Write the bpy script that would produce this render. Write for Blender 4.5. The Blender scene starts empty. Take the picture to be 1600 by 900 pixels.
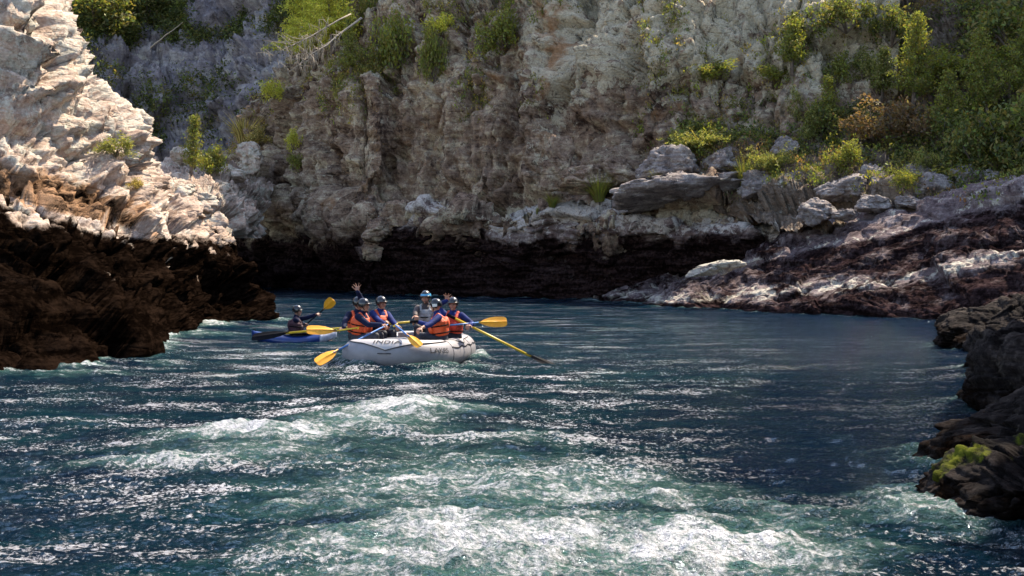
import bpy, math, random
import numpy as np
from mathutils import Vector, Matrix
random.seed(7); RNG = np.random.default_rng(11)
R = math.radians
scene = bpy.context.scene
COL = scene.collection

# ------------------------------------------------------------------ camera
CAM = np.array([0, 0, 2.11]); F = 2198.0; TILT = math.atan(50 / F)
FWD = np.array([0, math.cos(TILT), -math.sin(TILT)]); UP = np.array([0, math.sin(TILT), math.cos(TILT)]); RT = np.array([1., 0, 0])
def W(px, py, d):
    return CAM + d * (FWD + (px - 800) / F * RT + (450 - py) / F * UP)
def proj(P):
    v = P - CAM; d = v @ FWD; d = np.where(np.abs(d) < 1e-3, 1e-3, d)
    return 800 + F * (v @ RT) / d, 450 - F * (v @ UP) / d
def onwater(px, py, z=0.0):
    r = FWD + (px - 800) / F * RT + (450 - py) / F * UP
    return CAM + r * ((z - CAM[2]) / r[2])
cd = bpy.data.cameras.new("camera"); cam = bpy.data.objects.new("camera", cd); COL.objects.link(cam)
cd.sensor_width = 36; cd.lens = 36 * F / 1600; cd.clip_end = 2000; cd.clip_start = 0.1
cam.location = CAM; cam.rotation_euler = (R(90) - TILT, 0, 0); scene.camera = cam

# ------------------------------------------------------------------ noise
_pg = np.random.default_rng(3)
_G = _pg.normal(size=(256, 3)); _G /= np.linalg.norm(_G, axis=1)[:, None]
_H = _pg.random((256, 4))
def _hash(x, y, z):
    h = (x * 73856093) ^ (y * 19349663) ^ (z * 83492791)
    h = (h ^ (h >> 13)) * 1274126177
    return ((h ^ (h >> 16)) & 255)
def pn(P):
    I = np.floor(P).astype(np.int64); f = P - I
    w = f * f * f * (f * (f * 6 - 15) + 10)
    o = 0
    for dx in (0, 1):
        for dy in (0, 1):
            for dz in (0, 1):
                g = _G[_hash(I[:, 0] + dx, I[:, 1] + dy, I[:, 2] + dz)]
                dd = g[:, 0] * (f[:, 0] - dx) + g[:, 1] * (f[:, 1] - dy) + g[:, 2] * (f[:, 2] - dz)
                o = o + dd * (w[:, 0] if dx else 1 - w[:, 0]) * (w[:, 1] if dy else 1 - w[:, 1]) * (w[:, 2] if dz else 1 - w[:, 2])
    return o * 1.6
def fbm(P, sc, oc=4, gain=.5, ridged=False, off=0.):
    o = 0; a = 1; P = P * sc + off; t = 0
    for i in range(oc):
        n = pn(P)
        if ridged: n = 1 - 2 * np.abs(n)
        o = o + a * n; t += a; a *= gain; P = P * 2.03 + 17.1
    return o / t
def worley(P):
    I = np.floor(P).astype(np.int64)
    n = len(P); f1 = np.full(n, 9.); f2 = np.full(n, 9.); idv = np.zeros(n); tl = np.zeros(n)
    for dx in (-1, 0, 1):
        for dy in (-1, 0, 1):
            for dz in (-1, 0, 1):
                c = I + np.array([dx, dy, dz]); h = _hash(c[:, 0], c[:, 1], c[:, 2]); r = _H[h]
                d = np.sqrt(((c + r[:, :3] - P) ** 2).sum(1))
                m = d < f1
                f2 = np.where(m, f1, np.minimum(f2, d)); idv = np.where(m, r[:, 3], idv); f1 = np.where(m, d, f1)
                tl = np.where(m, ((P - c - r[:, :3]) * _G[h]).sum(1), tl)
    return f1, f2, idv, tl
def sstep(a, b, x):
    t = np.clip((x - a) / (b - a), 0, 1); return t * t * (3 - 2 * t)
def lerp_pts(pts, x):
    a = np.array(pts, float); return np.interp(x, a[:, 0], a[:, 1])

# ------------------------------------------------------------------ mesh helpers
def tag(o, label=None, cat=None, group=None, kind=None):
    if label: o['label'] = label
    if cat: o['category'] = cat
    if group: o['group'] = group
    if kind: o['kind'] = kind
    return o
def mesh_np(name, V, Fq, mat=None, smooth=True, parent=None, cols=None):
    me = bpy.data.meshes.new(name); V = np.asarray(V, np.float32); Fq = np.asarray(Fq, np.int32)
    k = Fq.shape[1]
    me.vertices.add(len(V)); me.vertices.foreach_set('co', V.ravel())
    me.loops.add(Fq.size); me.loops.foreach_set('vertex_index', Fq.ravel())
    me.polygons.add(len(Fq)); me.polygons.foreach_set('loop_start', np.arange(0, Fq.size, k, dtype=np.int32))
    try: me.polygons.foreach_set('loop_total', np.full(len(Fq), k, np.int32))
    except Exception: pass
    me.update(calc_edges=True)
    me.polygons.foreach_set('use_smooth', np.full(len(Fq), smooth))
    for cn, cv in (cols or {}).items():
        at = me.color_attributes.new(cn, 'FLOAT_COLOR', 'POINT'); at.data.foreach_set('color', np.asarray(cv, np.float32).ravel())
    if mat: me.materials.append(mat)
    me.update()
    o = bpy.data.objects.new(name, me); COL.objects.link(o)
    if parent: o.parent = parent
    return o
def grid_faces(nr, nc):
    i = np.arange(nr * nc).reshape(nr, nc)
    return np.stack([i[:-1, :-1], i[:-1, 1:], i[1:, 1:], i[1:, :-1]], -1).reshape(-1, 4)
class MB:
    def __init__(s): s.v = []; s.f = []
    def add(s, vs, fs):
        b = len(s.v); s.v += [tuple(map(float, v)) for v in vs]; s.f += [tuple(b + i for i in f) for f in fs]; return s
    def obj(s, name, mat, parent=None, smooth=True, M=None):
        me = bpy.data.meshes.new(name)
        me.from_pydata(s.v, [], s.f)
        me.materials.append(mat)
        me.polygons.foreach_set('use_smooth', [smooth] * len(me.polygons)); me.update()
        o = bpy.data.objects.new(name, me); COL.objects.link(o)
        if parent: o.parent = parent
        return o
    def rings(s, rings, cap=True):
        n = len(rings[0]); b = len(s.v)
        for r in rings: s.v += [tuple(map(float, p)) for p in r]
        for k in range(len(rings) - 1):
            for j in range(n):
                s.f.append((b + k * n + j, b + k * n + (j + 1) % n, b + (k + 1) * n + (j + 1) % n, b + (k + 1) * n + j))
        if cap:
            s.f.append(tuple(b + j for j in range(n))[::-1]); e = b + (len(rings) - 1) * n; s.f.append(tuple(e + j for j in range(n)))
        return s
    def capsule(s, a, b, ra, rb, n=12, flat=None):
        a = np.array(a, float); b = np.array(b, float); d = b - a; L = np.linalg.norm(d)
        if L < 1e-6: d = np.array([0, 0, 1.]); L = 1.
        d = d / L; u = np.cross(d, [0, 0, 1.] if abs(d[2]) < .9 else [1., 0, 0]); u /= np.linalg.norm(u); w = np.cross(d, u)
        rs = []
        for k in range(4):
            t = (k + .35) / 4 * math.pi / 2; rs.append((a - d * ra * math.cos(t), ra * math.sin(t)))
        rs.append((a, ra)); rs.append((b, rb))
        for k in range(3, -1, -1):
            t = (k + .35) / 4 * math.pi / 2; rs.append((b + d * rb * math.cos(t), rb * math.sin(t)))
        ang = [2 * math.pi * j / n for j in range(n)]
        return s.rings([[c + r * (math.cos(t) * u + math.sin(t) * w) for t in ang] for c, r in rs])
    def ell(s, c, ax, rad, n=14, m=9):
        c = np.array(c, float); ax = [np.array(a, float) for a in ax]
        rs = []
        for k in range(m):
            t = math.pi * (k + .4) / (m - .2)
            rs.append([c + ax[2] * rad[2] * math.cos(t) + math.sin(t) * (ax[0] * rad[0] * math.cos(p) + ax[1] * rad[1] * math.sin(p)) for p in [2 * math.pi * j / n for j in range(n)]])
        return s.rings(rs[::-1])
    def tube(s, pts, rad, n=8):
        pts = [np.array(p, float) for p in pts]; rr = rad if hasattr(rad, '__len__') else [rad] * len(pts)
        rings = []; u = None
        for i, p in enumerate(pts):
            d = pts[min(i + 1, len(pts) - 1)] - pts[max(i - 1, 0)]; d = d / (np.linalg.norm(d) + 1e-9)
            if u is None: u = np.cross(d, [0, 0, 1.] if abs(d[2]) < .9 else [1., 0, 0])
            u = u - d * (u @ d); u /= np.linalg.norm(u); w = np.cross(d, u)
            rings.append([p + rr[i] * (math.cos(t) * u + math.sin(t) * w) for t in [2 * math.pi * j / n for j in range(n)]])
        return s.rings(rings)
    def box(s, c, h, ax=None):
        c = np.array(c, float); ax = ax or ([1, 0, 0], [0, 1, 0], [0, 0, 1]); ax = [np.array(a, float) for a in ax]
        vs = [c + sx * h[0] * ax[0] + sy * h[1] * ax[1] + sz * h[2] * ax[2] for sx in (-1, 1) for sy in (-1, 1) for sz in (-1, 1)]
        return s.add(vs, [(0, 1, 3, 2), (4, 6, 7, 5), (0, 4, 5, 1), (2, 3, 7, 6), (0, 2, 6, 4), (1, 5, 7, 3)])
def remesh(mb, name, mat, parent, voxel=.009, smooth=4):
    me = bpy.data.meshes.new('tmp'); me.from_pydata(mb.v, [], mb.f); me.update()
    o = bpy.data.objects.new('tmp', me); COL.objects.link(o)
    m = o.modifiers.new('r', 'REMESH'); m.mode = 'VOXEL'; m.voxel_size = voxel; m.use_smooth_shade = True
    if smooth:
        m = o.modifiers.new('s', 'SMOOTH'); m.factor = .5; m.iterations = smooth
    dg = bpy.context.evaluated_depsgraph_get(); dg.update()
    nm = bpy.data.meshes.new_from_object(o.evaluated_get(dg)); nm.name = name
    bpy.data.objects.remove(o); bpy.data.meshes.remove(me)
    nm.materials.clear(); nm.materials.append(mat)
    nm.polygons.foreach_set('use_smooth', [True] * len(nm.polygons))
    r = bpy.data.objects.new(name, nm); COL.objects.link(r)
    if parent: r.parent = parent
    return r
def empty(name, loc=(0, 0, 0), rz=0):
    o = bpy.data.objects.new(name, None); COL.objects.link(o); o.location = tuple(map(float, loc)); o.rotation_euler = (0, 0, rz); o.empty_display_size = .1
    return o

# ------------------------------------------------------------------ materials
class NT:
    def __init__(s, name):
        s.m = bpy.data.materials.new(name); s.m.use_nodes = True; s.t = s.m.node_tree; s.t.nodes.clear()
        s.out = s.n('ShaderNodeOutputMaterial')
    def n(s, t, **k):
        x = s.t.nodes.new(t)
        for a, b in k.items(): setattr(x, a, b)
        return x
    def l(s, a, b): s.t.links.new(a, b)
    def put(s, sock, v):
        if hasattr(v, 'is_linked') or hasattr(v, 'links'): s.l(v, sock)
        else:
            if hasattr(sock.default_value, '__len__') and not hasattr(v, '__len__'): v = (v, v, v)
            if hasattr(v, '__len__') and len(v) == 3 and len(sock.default_value) == 4: v = tuple(v) + (1,)
            sock.default_value = v
    def math(s, op, a, b=0., c=0., clamp=False):
        x = s.n('ShaderNodeMath', operation=op, use_clamp=clamp); s.put(x.inputs[0], a); s.put(x.inputs[1], b); s.put(x.inputs[2], c); return x.outputs[0]
    def mix(s, f, a, b, mode='MIX'):
        x = s.n('ShaderNodeMix', data_type='RGBA', blend_type=mode); x.clamp_factor = True
        s.put(x.inputs[0], f); s.put(x.inputs[6], a); s.put(x.inputs[7], b); return x.outputs[2]
    def ramp(s, v, lo, hi):
        x = s.n('ShaderNodeMapRange', interpolation_type='SMOOTHSTEP'); s.put(x.inputs[0], v); s.put(x.inputs[1], lo); s.put(x.inputs[2], hi); return x.outputs[0]
    def pos(s, scale=(1, 1, 1), rot=(0, 0, 0)):
        tc = s.n('ShaderNodeTexCoord'); mp = s.n('ShaderNodeMapping'); mp.inputs['Scale'].default_value = scale; mp.inputs['Rotation'].default_value = rot
        s.l(tc.outputs['Object'], mp.inputs[0]); return mp.outputs[0]
    def noise(s, vec, sc, det=5, rough=.55, dist=0., ntype='FBM'):
        x = s.n('ShaderNodeTexNoise'); x.noise_type = ntype; s.l(vec, x.inputs['Vector']); x.inputs['Scale'].default_value = sc; x.inputs['Detail'].default_value = det
        x.inputs['Roughness'].default_value = rough; x.inputs['Distortion'].default_value = dist; return x.outputs[0]
    def vor(s, vec, sc, feat='F1'):
        x = s.n('ShaderNodeTexVoronoi', feature=feat); s.l(vec, x.inputs['Vector']); x.inputs['Scale'].default_value = sc; return x.outputs['Distance']
    def attr(s, name='mask'):
        a = s.n('ShaderNodeAttribute', attribute_name=name); sp = s.n('ShaderNodeSeparateColor'); s.l(a.outputs['Color'], sp.inputs[0]); return sp.outputs[0], sp.outputs[1], sp.outputs[2], a.outputs['Alpha']
    def bump(s, h, dist, strength=1., nrm=None):
        b = s.n('ShaderNodeBump'); s.l(h, b.inputs['Height']); b.inputs['Distance'].default_value = dist; b.inputs['Strength'].default_value = strength
        if nrm: s.l(nrm, b.inputs['Normal'])
        return b.outputs[0]
    def bsdf(s, col, rough=.6, nrm=None, **k):
        p = s.n('ShaderNodeBsdfPrincipled'); s.put(p.inputs['Base Color'], col); s.put(p.inputs['Roughness'], rough)
        for a, b in k.items(): s.put(p.inputs[a.replace('_', ' ')], b)
        if nrm is not None: s.l(nrm, p.inputs['Normal'])
        s.l(p.outputs[0], s.out.inputs[0]); return p
def rock_mat(name, c_dark, c_mid, c_pale, bedrot=(0, 0, 0), fscale=1., bump=.05, moss=(.0056, .0033, .0022), green=(.05, .06, .015), ochre=(.32, .17, .08), lichen=(.5, .46, .38), blot=1., spec=.15):
    t = NT(name); P = t.pos(); S = t.pos(scale=(.35 * fscale, .35 * fscale, 3.2 * fscale), rot=bedrot)
    a = t.noise(P, .45 * fscale, 9, .66, .3); b = t.noise(P, 3.1 * fscale, 8, .7); c = t.noise(P, 14 * fscale, 5, .7); s = t.noise(S, 1.3, 7, .65, .2)
    dk, gr, pl, oc = t.attr()
    v = t.math('ADD', t.math('MULTIPLY', a, .45), t.math('ADD', t.math('MULTIPLY', b, .42), t.math('MULTIPLY', s, .30)))
    col = t.mix(t.ramp(v, .47, .58), c_dark, c_mid)
    col = t.mix(t.ramp(v, .56, .72), col, c_pale)
    # lichen and mineral blotches, plus masked pale areas where sunlight is painted in
    lb = t.math('ADD', t.noise(P, 1.7 * fscale, 8, .75, .6), t.math('MULTIPLY', pl, .16))
    col = t.mix(t.ramp(lb, .60, .68), col, lichen)
    lk = t.noise(P, 2.3 * fscale, 9, .8, .2)
    col = t.mix(t.math('MULTIPLY', t.ramp(lk, .54, .62), .75 * blot), col, tuple(x * .35 for x in c_dark))
    och = t.math('MULTIPLY', t.ramp(t.math('ADD', t.noise(P, .8 * fscale, 6, .6, 1.), t.math('MULTIPLY', oc, .35)), .62, .85), .9)
    col = t.mix(och, col, ochre)
    col = t.mix(t.math('MULTIPLY', t.ramp(c, .35, .65), .35), col, tuple(x * .55 for x in c_dark))
    gn = t.ramp(t.math('ADD', t.math('MULTIPLY', t.noise(P, 1.1 * fscale, 8, .75), .9), gr), .95, 1.15)
    col = t.mix(gn, col, t.mix(t.noise(P, 5, 4), tuple(x * .4 for x in green), green))
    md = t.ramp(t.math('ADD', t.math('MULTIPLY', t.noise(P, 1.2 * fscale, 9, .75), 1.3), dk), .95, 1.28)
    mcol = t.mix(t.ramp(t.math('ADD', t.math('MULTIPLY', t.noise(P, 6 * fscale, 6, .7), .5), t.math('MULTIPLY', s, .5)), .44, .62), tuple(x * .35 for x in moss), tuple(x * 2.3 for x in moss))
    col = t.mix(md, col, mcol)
    h = t.math('ADD', t.math('ADD', t.math('MULTIPLY', b, 1.), t.math('MULTIPLY', s, 1.1)), t.math('MULTIPLY', c, .35))
    cr = t.vor(t.pos(scale=(.9 * fscale, .9 * fscale, 1.8 * fscale), rot=bedrot), 1.1, 'DISTANCE_TO_EDGE')
    h = t.math('ADD', h, t.math('MULTIPLY', t.ramp(t.math('ADD', cr, t.math('MULTIPLY', b, .1)), .03, .13), .35))
    t.bsdf(col, .92, t.bump(h, bump), Specular_IOR_Level=t.math('MULTIPLY', t.math('SUBTRACT', 1., md), spec))
    return t.m
def simple(name, col, rough=.5, bump=0, bs=40, var=.25, **k):
    t = NT(name); P = t.pos(); n = t.noise(P, bs * .3, 4)
    c = t.mix(t.ramp(n, .3, .7), tuple(x * (1 - var) for x in col), tuple(min(1, x * (1 + var * .6)) for x in col))
    t.bsdf(c, rough, t.bump(t.noise(P, bs, 4), bump) if bump else None, **k); return t.m
def leaf_mat(name, trans=.5):
    t = NT(name); a = t.n('ShaderNodeAttribute', attribute_name='tint')
    P = t.pos(); c = t.mix(t.math('MULTIPLY', t.noise(P, 25, 2), .2), a.outputs['Color'], (.03, .035, .01), 'MIX')
    d = t.n('ShaderNodeBsdfDiffuse'); t.l(c, d.inputs[0])
    tr = t.n('ShaderNodeBsdfTranslucent'); t.l(t.mix(1., c, (1.25, 1.2, .6), 'MULTIPLY'), tr.inputs[0])
    g = t.n('ShaderNodeBsdfGlossy'); g.inputs['Roughness'].default_value = .45; g.inputs[0].default_value = (.5, .5, .4, 1)
    m1 = t.n('ShaderNodeMixShader'); m1.inputs[0].default_value = trans; t.l(d.outputs[0], m1.inputs[1]); t.l(tr.outputs[0], m1.inputs[2])
    m2 = t.n('ShaderNodeMixShader'); m2.inputs[0].default_value = .04; t.l(m1.outputs[0], m2.inputs[1]); t.l(g.outputs[0], m2.inputs[2])
    t.l(m2.outputs[0], t.out.inputs[0]); return t.m

# ------------------------------------------------------------------ rock surfaces
def catmull(A, n, axis):
    A = np.moveaxis(A, axis, 0); m = len(A); t = np.linspace(0, m - 1, n); i = np.minimum(t.astype(int), m - 2); f = (t - i).reshape((-1,) + (1,) * (A.ndim - 1))
    p1 = A[i]; p2 = A[i + 1]; p0 = A[np.maximum(i - 1, 0)]; p3 = A[np.minimum(i + 2, m - 1)]
    c = .5 * (2 * p1 + (p2 - p0) * f + (2 * p0 - 5 * p1 + 4 * p2 - p3) * f ** 2 + (3 * p1 - p0 - 3 * p2 + p3) * f ** 3)
    l = p1 + (p2 - p1) * f
    return np.moveaxis(.55 * c + .45 * l, 0, axis)
def arc_resample(G, n, axis):
    # redistribute along axis by mean arc length
    G2 = np.moveaxis(G, axis, 0); d = np.linalg.norm(np.diff(G2, axis=0), axis=2).mean(1); s = np.concatenate([[0], np.cumsum(d)])
    t = np.linspace(0, s[-1], n); i = np.clip(np.searchsorted(s, t) - 1, 0, len(s) - 2); f = ((t - s[i]) / (s[i + 1] - s[i]))[:, None, None]
    return np.moveaxis(G2[i] * (1 - f) + G2[i + 1] * f, 0, axis)
def rocky(P, bed, thick=1.0, A=.5, blocks=(2.2, 1.4), B=.5, C=.25, seed=0., vert=False, sharp=1.):
    bn = np.array(bed, float); bn /= np.linalg.norm(bn)
    b1 = np.cross(bn, [0, 1, 0]); b1 /= np.linalg.norm(b1); b2 = np.cross(bn, b1)
    warp = fbm(P, .25, 3, off=seed) * 1.0
    Q = np.stack([P @ b1, P @ b2, P @ bn], 1)
    Qw = Q + np.stack([fbm(P, .4, 3, off=seed + 5), fbm(P, .4, 3, off=seed + 9), warp * .6], 1) * .7
    d = 0
    # two sizes of jointed blocks
    for k, (sx, sz, a) in enumerate(((blocks[0], blocks[1], B), (blocks[0] * .42, blocks[1] * .4, B * .45), (blocks[0] * .18, blocks[1] * .15, B * .17))):
        f1, f2, idv, tl = worley(Qw * np.array([1 / sx, 1 / sx, 1 / sz]) + seed)
        e = f2 - f1
        d = d + a * ((idv - .5) * 1.2 + .95 * tl - .35 * np.exp(-(e / .06) ** 2))
    # beds
    for th, a in ((thick, A), (thick * .31, A * .38), (thick * .1, A * .16)):
        t = Qw[:, 2] / th + .6 * fbm(P, .3 / th ** .5, 2, off=seed + 3); i = np.floor(t).astype(np.int64); f = t - i
        lat = np.floor(Qw[:, 0] / (th * 5) + _H[_hash(i, i * 0 + 3, i * 0)][:, 1] * 7).astype(np.int64)
        h = _H[_hash(i, lat, i * 0 + 7)][:, 0]
        prof = (1 - np.abs(2 * f - 1) ** 3.5)
        d = d + a * ((h - .5) * 1.1 * prof + .45 * (prof - 1))
    d = d + C * fbm(P, .9, 6, .55, off=seed + 2) + C * .8 * fbm(P, .22, 3, off=seed + 4)
    return d
def surface(name, ctrl, nr, nc, mat, dispf, maskf, jit=True, keep=None):
    A = np.array([[W(*c) for c in col] for col in ctrl])      # cols x rows x 3
    A = np.moveaxis(A, 0, 1)                                 # rows x cols
    G = catmull(catmull(A, nr, 0), nc, 1)
    G = arc_resample(arc_resample(G, nr, 0), nc, 1)
    du = np.gradient(G, axis=1); dv = np.gradient(G, axis=0)
    N = np.cross(du, dv); N /= (np.linalg.norm(N, axis=2, keepdims=True) + 1e-9)
    P = G.reshape(-1, 3); N = N.reshape(-1, 3)
    d = dispf(P)
    V = P + N * d[:, None]
    # sideways jitter so that beds overhang a little
    V = V + np.stack([fbm(V, 1.3, 3, off=31.), fbm(V, 1.3, 3, off=47.), np.zeros(len(V))], 1) * .12
    px, py = proj(V)
    M = maskf(V, px, py)
    f = grid_faces(nr, nc)
    o = mesh_np(name, V, f, mat, True, None, {'mask': M})
    G2 = V.reshape(nr, nc, 3); N2 = np.cross(np.gradient(G2, axis=1), np.gradient(G2, axis=0)).reshape(-1, 3); N2 /= (np.linalg.norm(N2, axis=1, keepdims=True) + 1e-9)
    return o, V, N2, px, py
def MASK(n): return np.zeros((n, 4), np.float32)

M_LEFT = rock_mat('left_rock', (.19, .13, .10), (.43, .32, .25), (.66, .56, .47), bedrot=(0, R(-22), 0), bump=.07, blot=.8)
M_BACK = rock_mat('cliff_rock', (.060, .036, .026), (.27, .185, .13), (.60, .50, .34), bump=.14, fscale=.8, lichen=(.52, .45, .32), moss=(.022, .013, .012))
M_SHELF = rock_mat('shelf_rock', (.07, .044, .040), (.16, .115, .10), (.42, .36, .31), bump=.06, fscale=1.1, lichen=(.50, .45, .39), moss=(.018, .011, .010))
M_RIGHT = rock_mat('strata_rock', (.07, .048, .05), (.15, .11, .11), (.33, .28, .27), bedrot=(0, R(13), 0), bump=.07, moss=(.022, .0135, .0135))
M_FAR = rock_mat('far_rock', (.15, .13, .14), (.25, .22, .23), (.44, .41, .38), bump=.15, fscale=.5)  # distance haze put into the rock colour as a paler, cooler tone
M_SOIL = rock_mat('slope_soil', (.09, .065, .045), (.17, .12, .085), (.28, .23, .18), bump=.12, green=(.04, .05, .015))
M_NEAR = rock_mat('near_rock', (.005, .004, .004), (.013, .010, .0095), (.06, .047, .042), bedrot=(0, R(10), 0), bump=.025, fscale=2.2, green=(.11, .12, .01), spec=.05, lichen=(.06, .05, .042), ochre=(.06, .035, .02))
M_BOUL = rock_mat('boulder_rock', (.11, .09, .085), (.25, .21, .195), (.46, .42, .39), bump=.05, fscale=1.6, blot=.7)

def dark_band(V, z0, z1, amp=.5):
    n = fbm(V, .35, 4, off=8.) * amp
    return 1 - sstep(z0, z1, V[:, 2] + n)
# --- left bank
lb = [
 [(-420,700,23),(-420,612,22.5),(-420,450,27),(-420,290,30),(-420,280,33),(-420,80,35),(-420,-500,40),(-420,-600,60)],  # top raised out of view to keep sky reflections off the water
 [(0,680,25),(0,588,24.7),(0,450,28.5),(0,318,31),(0,316,34),(0,140,36.5),(0,-200,40),(0,-220,60)],
 [(120,640,26),(120,580,25.8),(110,462,30),(100,352,33),(100,330,36.3),(90,200,38),(82,40,41),(70,20,57)],
 [(190,590,29),(190,562,28.6),(160,465,32.5),(150,368,35),(150,342,38),(140,240,39.5),(128,120,42),(120,110,58)],
 [(256,570,32.5),(256,545,32),(215,470,34.5),(200,380,36.8),(205,348,39.5),(200,290,41),(200,198,43),(185,190,58)],
 [(302,540,39),(302,520,38.6),(285,465,40),(270,390,41),(262,362,42.6),(250,335,44),(238,280,45.6),(225,280,60)],
 [(352,525,43.3),(352,508,42.9),(342,462,44),(322,402,45),(315,383,45.6),(308,366,46.2),(298,345,47.2),(285,340,62)],
 [(404,516,46),(406,502,45.5),(398,470,46.2),(388,430,47),(381,413,47.6),(372,404,48.2),(358,392,49.2),(340,385,64)],
 [(400,510,53),(402,488,52.7),(396,465,53),(384,435,54),(375,418,54.4),(365,410,55),(350,400,56),(330,392,66)],
 [(330,500,80),(330,459,80),(325,445,81),(318,430,81),(312,420,82),(305,410,82),(295,400,83),(280,390,90)],
 [(150,500,92),(150,450,92),(150,440,92),(150,430,92),(150,415,93),(150,400,93),(150,390,94),(150,380,98)]]
def lb_mask(V, px, py):
    M = MASK(len(V)); n = fbm(V, .5, 4, off=2.)
    edge = lerp_pts([(-400,290),(0,322),(60,338),(100,352),(180,372),(240,385),(300,378),(340,375),(420,400)], px)
    M[:, 0] = sstep(-45, 30, py - edge + n * 50) * .98 + sstep(380, 440, px) * 0
    pt = fbm(V * np.array([1, 1, 2.2]), .7, 4, off=77.)
    M[:, 0] -= .55 * sstep(.22, .42, pt) * sstep(150, 20, py - edge)
    rc = sstep(14, 24, edge - py) * sstep(86, 60, edge - py) * sstep(290, 190, px)  # overhang recess: its shade painted as a dark band, with ochre stain
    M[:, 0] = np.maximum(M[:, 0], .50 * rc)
    # a few pale ledge patches survive in the mossy shelf
    M[:, 2] = .5 * sstep(330, 200, py) + .3
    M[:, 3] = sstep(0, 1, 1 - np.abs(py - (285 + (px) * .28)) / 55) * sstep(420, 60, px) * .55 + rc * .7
    M[:, 1] = sstep(.7, .1, V[:, 2]) * .12
    return M
def lb_disp(P):
    px, py = proj(P); low = sstep(-10, 25, py - lerp_pts([(-400, 290), (0, 322), (100, 352), (240, 385), (420, 410)], px))
    return rocky(P, (.38, -.28, .9), 1.0, .75, (2.6, .9), .5, .2, 1.) * (1 - low) + low * rocky(P, (.36, -.2, .9), 1.25, .75, (3.8, .9), .42, .10, 1.)
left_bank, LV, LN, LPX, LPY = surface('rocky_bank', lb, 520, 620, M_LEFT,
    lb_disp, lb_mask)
tag(left_bank, 'layered pale rock bank on the left with dark mossy shelves down to the river', 'rock bank', kind='structure')

# --- back cliff
bc = []
for px, y0, D, lip, ledge, ytop, rec in [
    (250, 442, 108, 350, .6, 300, 0), (330, 445, 103, 345, .6, 285, 0), (380, 447, 98, 340, .6, 225, 0), (430, 449, 93, 330, .8, 160, 0), (490, 454, 85, 330, 1., 60, .4),
    (560, 459, 79, 345, 1.6, -60, .8), (605, 461, 76.5, 333, 4, -90, 1), (690, 463, 73.8, 328, 4, -110, 1), (770, 465, 72, 345, 3.5, -110, 1), (850, 467, 70, 330, 3.2, -110, 1),
    (930, 470, 67, 345, 3, -110, 1), (1010, 472, 65, 305, 2.2, -110, 1), (1110, 474, 63.5, 305, 2.2, -110, 1), (1230, 476, 62.5, 300, 2.2, -110, 1), (1400, 478, 62, 300, 2.2, -110, 1)]:
    up = D + ledge
    yb = min(lip - 8, lip)
    uc = 1. if px < 600 else .12
    bc.append([(px, y0 + 25, D + 2.2 * uc), (px, y0, D + 2.0 * uc), (px, y0 - 40, D + 1.5 * uc), (px, y0 - 75 if lip < 350 else y0 - 60, D - .2), (px, lip, D - (1.3 if px > 600 and px < 1000 else .2)), (px, lip - 6, up),
               (px, lip - 6 + (ytop - lip + 6) * .38, up + .6 + 1.2 * rec), (px, lip - 6 + (ytop - lip + 6) * .72, up + 2.5 + 1.5 * rec), (px, ytop, up + 6 + 4 * rec)] + ([(px, -470, up + 22), (px - 5, -480, up + 50)] if px > 580 else [(px, ytop + 2, up + 12), (px - 5, ytop + 5, up + 40)]))  # upper rows raised out of view to block sky reflected in the river
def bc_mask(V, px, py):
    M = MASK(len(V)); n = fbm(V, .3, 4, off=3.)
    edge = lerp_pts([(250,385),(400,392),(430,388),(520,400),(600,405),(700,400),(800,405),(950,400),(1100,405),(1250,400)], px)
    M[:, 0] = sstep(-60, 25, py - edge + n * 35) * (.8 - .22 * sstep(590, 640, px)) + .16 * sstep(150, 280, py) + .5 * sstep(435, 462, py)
    up = sstep(200, 90, py)  # upper wall: paler rock, with a haze veil painted in as albedo
    streak = fbm(V * np.array([1, 1, .22]), .35, 4, off=6.)
    M[:, 1] = np.clip(streak * 1.1 + .05, -.2, .6) * sstep(210, 120, py) * sstep(960, 860, px) + .25 * sstep(1000, 1080, px) * sstep(300, 200, py)
    M[:, 2] = .18 + .7 * up * sstep(780, 900, px) + .4 * up + .8 * sstep(0, 1, 1 - np.abs(py - 335) / 26) * sstep(560, 610, px) + .6 * np.exp(-((px - 862) / 28) ** 2) * sstep(330, 260, py)  # pale strip along the lip is sunlight painted into the rock colour
    M[:, 3] = fbm(V * np.array([1, 1, .4]), .2, 3, off=9.) * .9 + .5 * np.exp(-((px - 860) / 25) ** 2) * (py < 300)
    return M
def bc_disp(P):
    d = rocky(P, (.06, 0, 1), 2.6, .5, (3.0, 5.0), 1.1, .3, 4.)
    # vertical buttresses and chimneys
    c = fbm(P * np.array([1, 1, .16]), .28, 4, .5, off=20.)
    d = d + 1.5 * c * sstep(3.5, 6, P[:, 2])
    px, py = proj(P)
    d = d + 1.3 * np.exp(-((px - 858) / 20) ** 2) * sstep(330, 300, py) - 1.2 * np.exp(-((px - 905) / 14) ** 2) * sstep(170, 130, py) * 1.
    return d
cliff, BV, BN, BPX, BPY = surface('cliff', bc, 560, 900, M_BACK, bc_disp, bc_mask)
tag(cliff, 'tall mottled rock cliff with undercut black base across the far side of the river', 'cliff', kind='structure')

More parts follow.
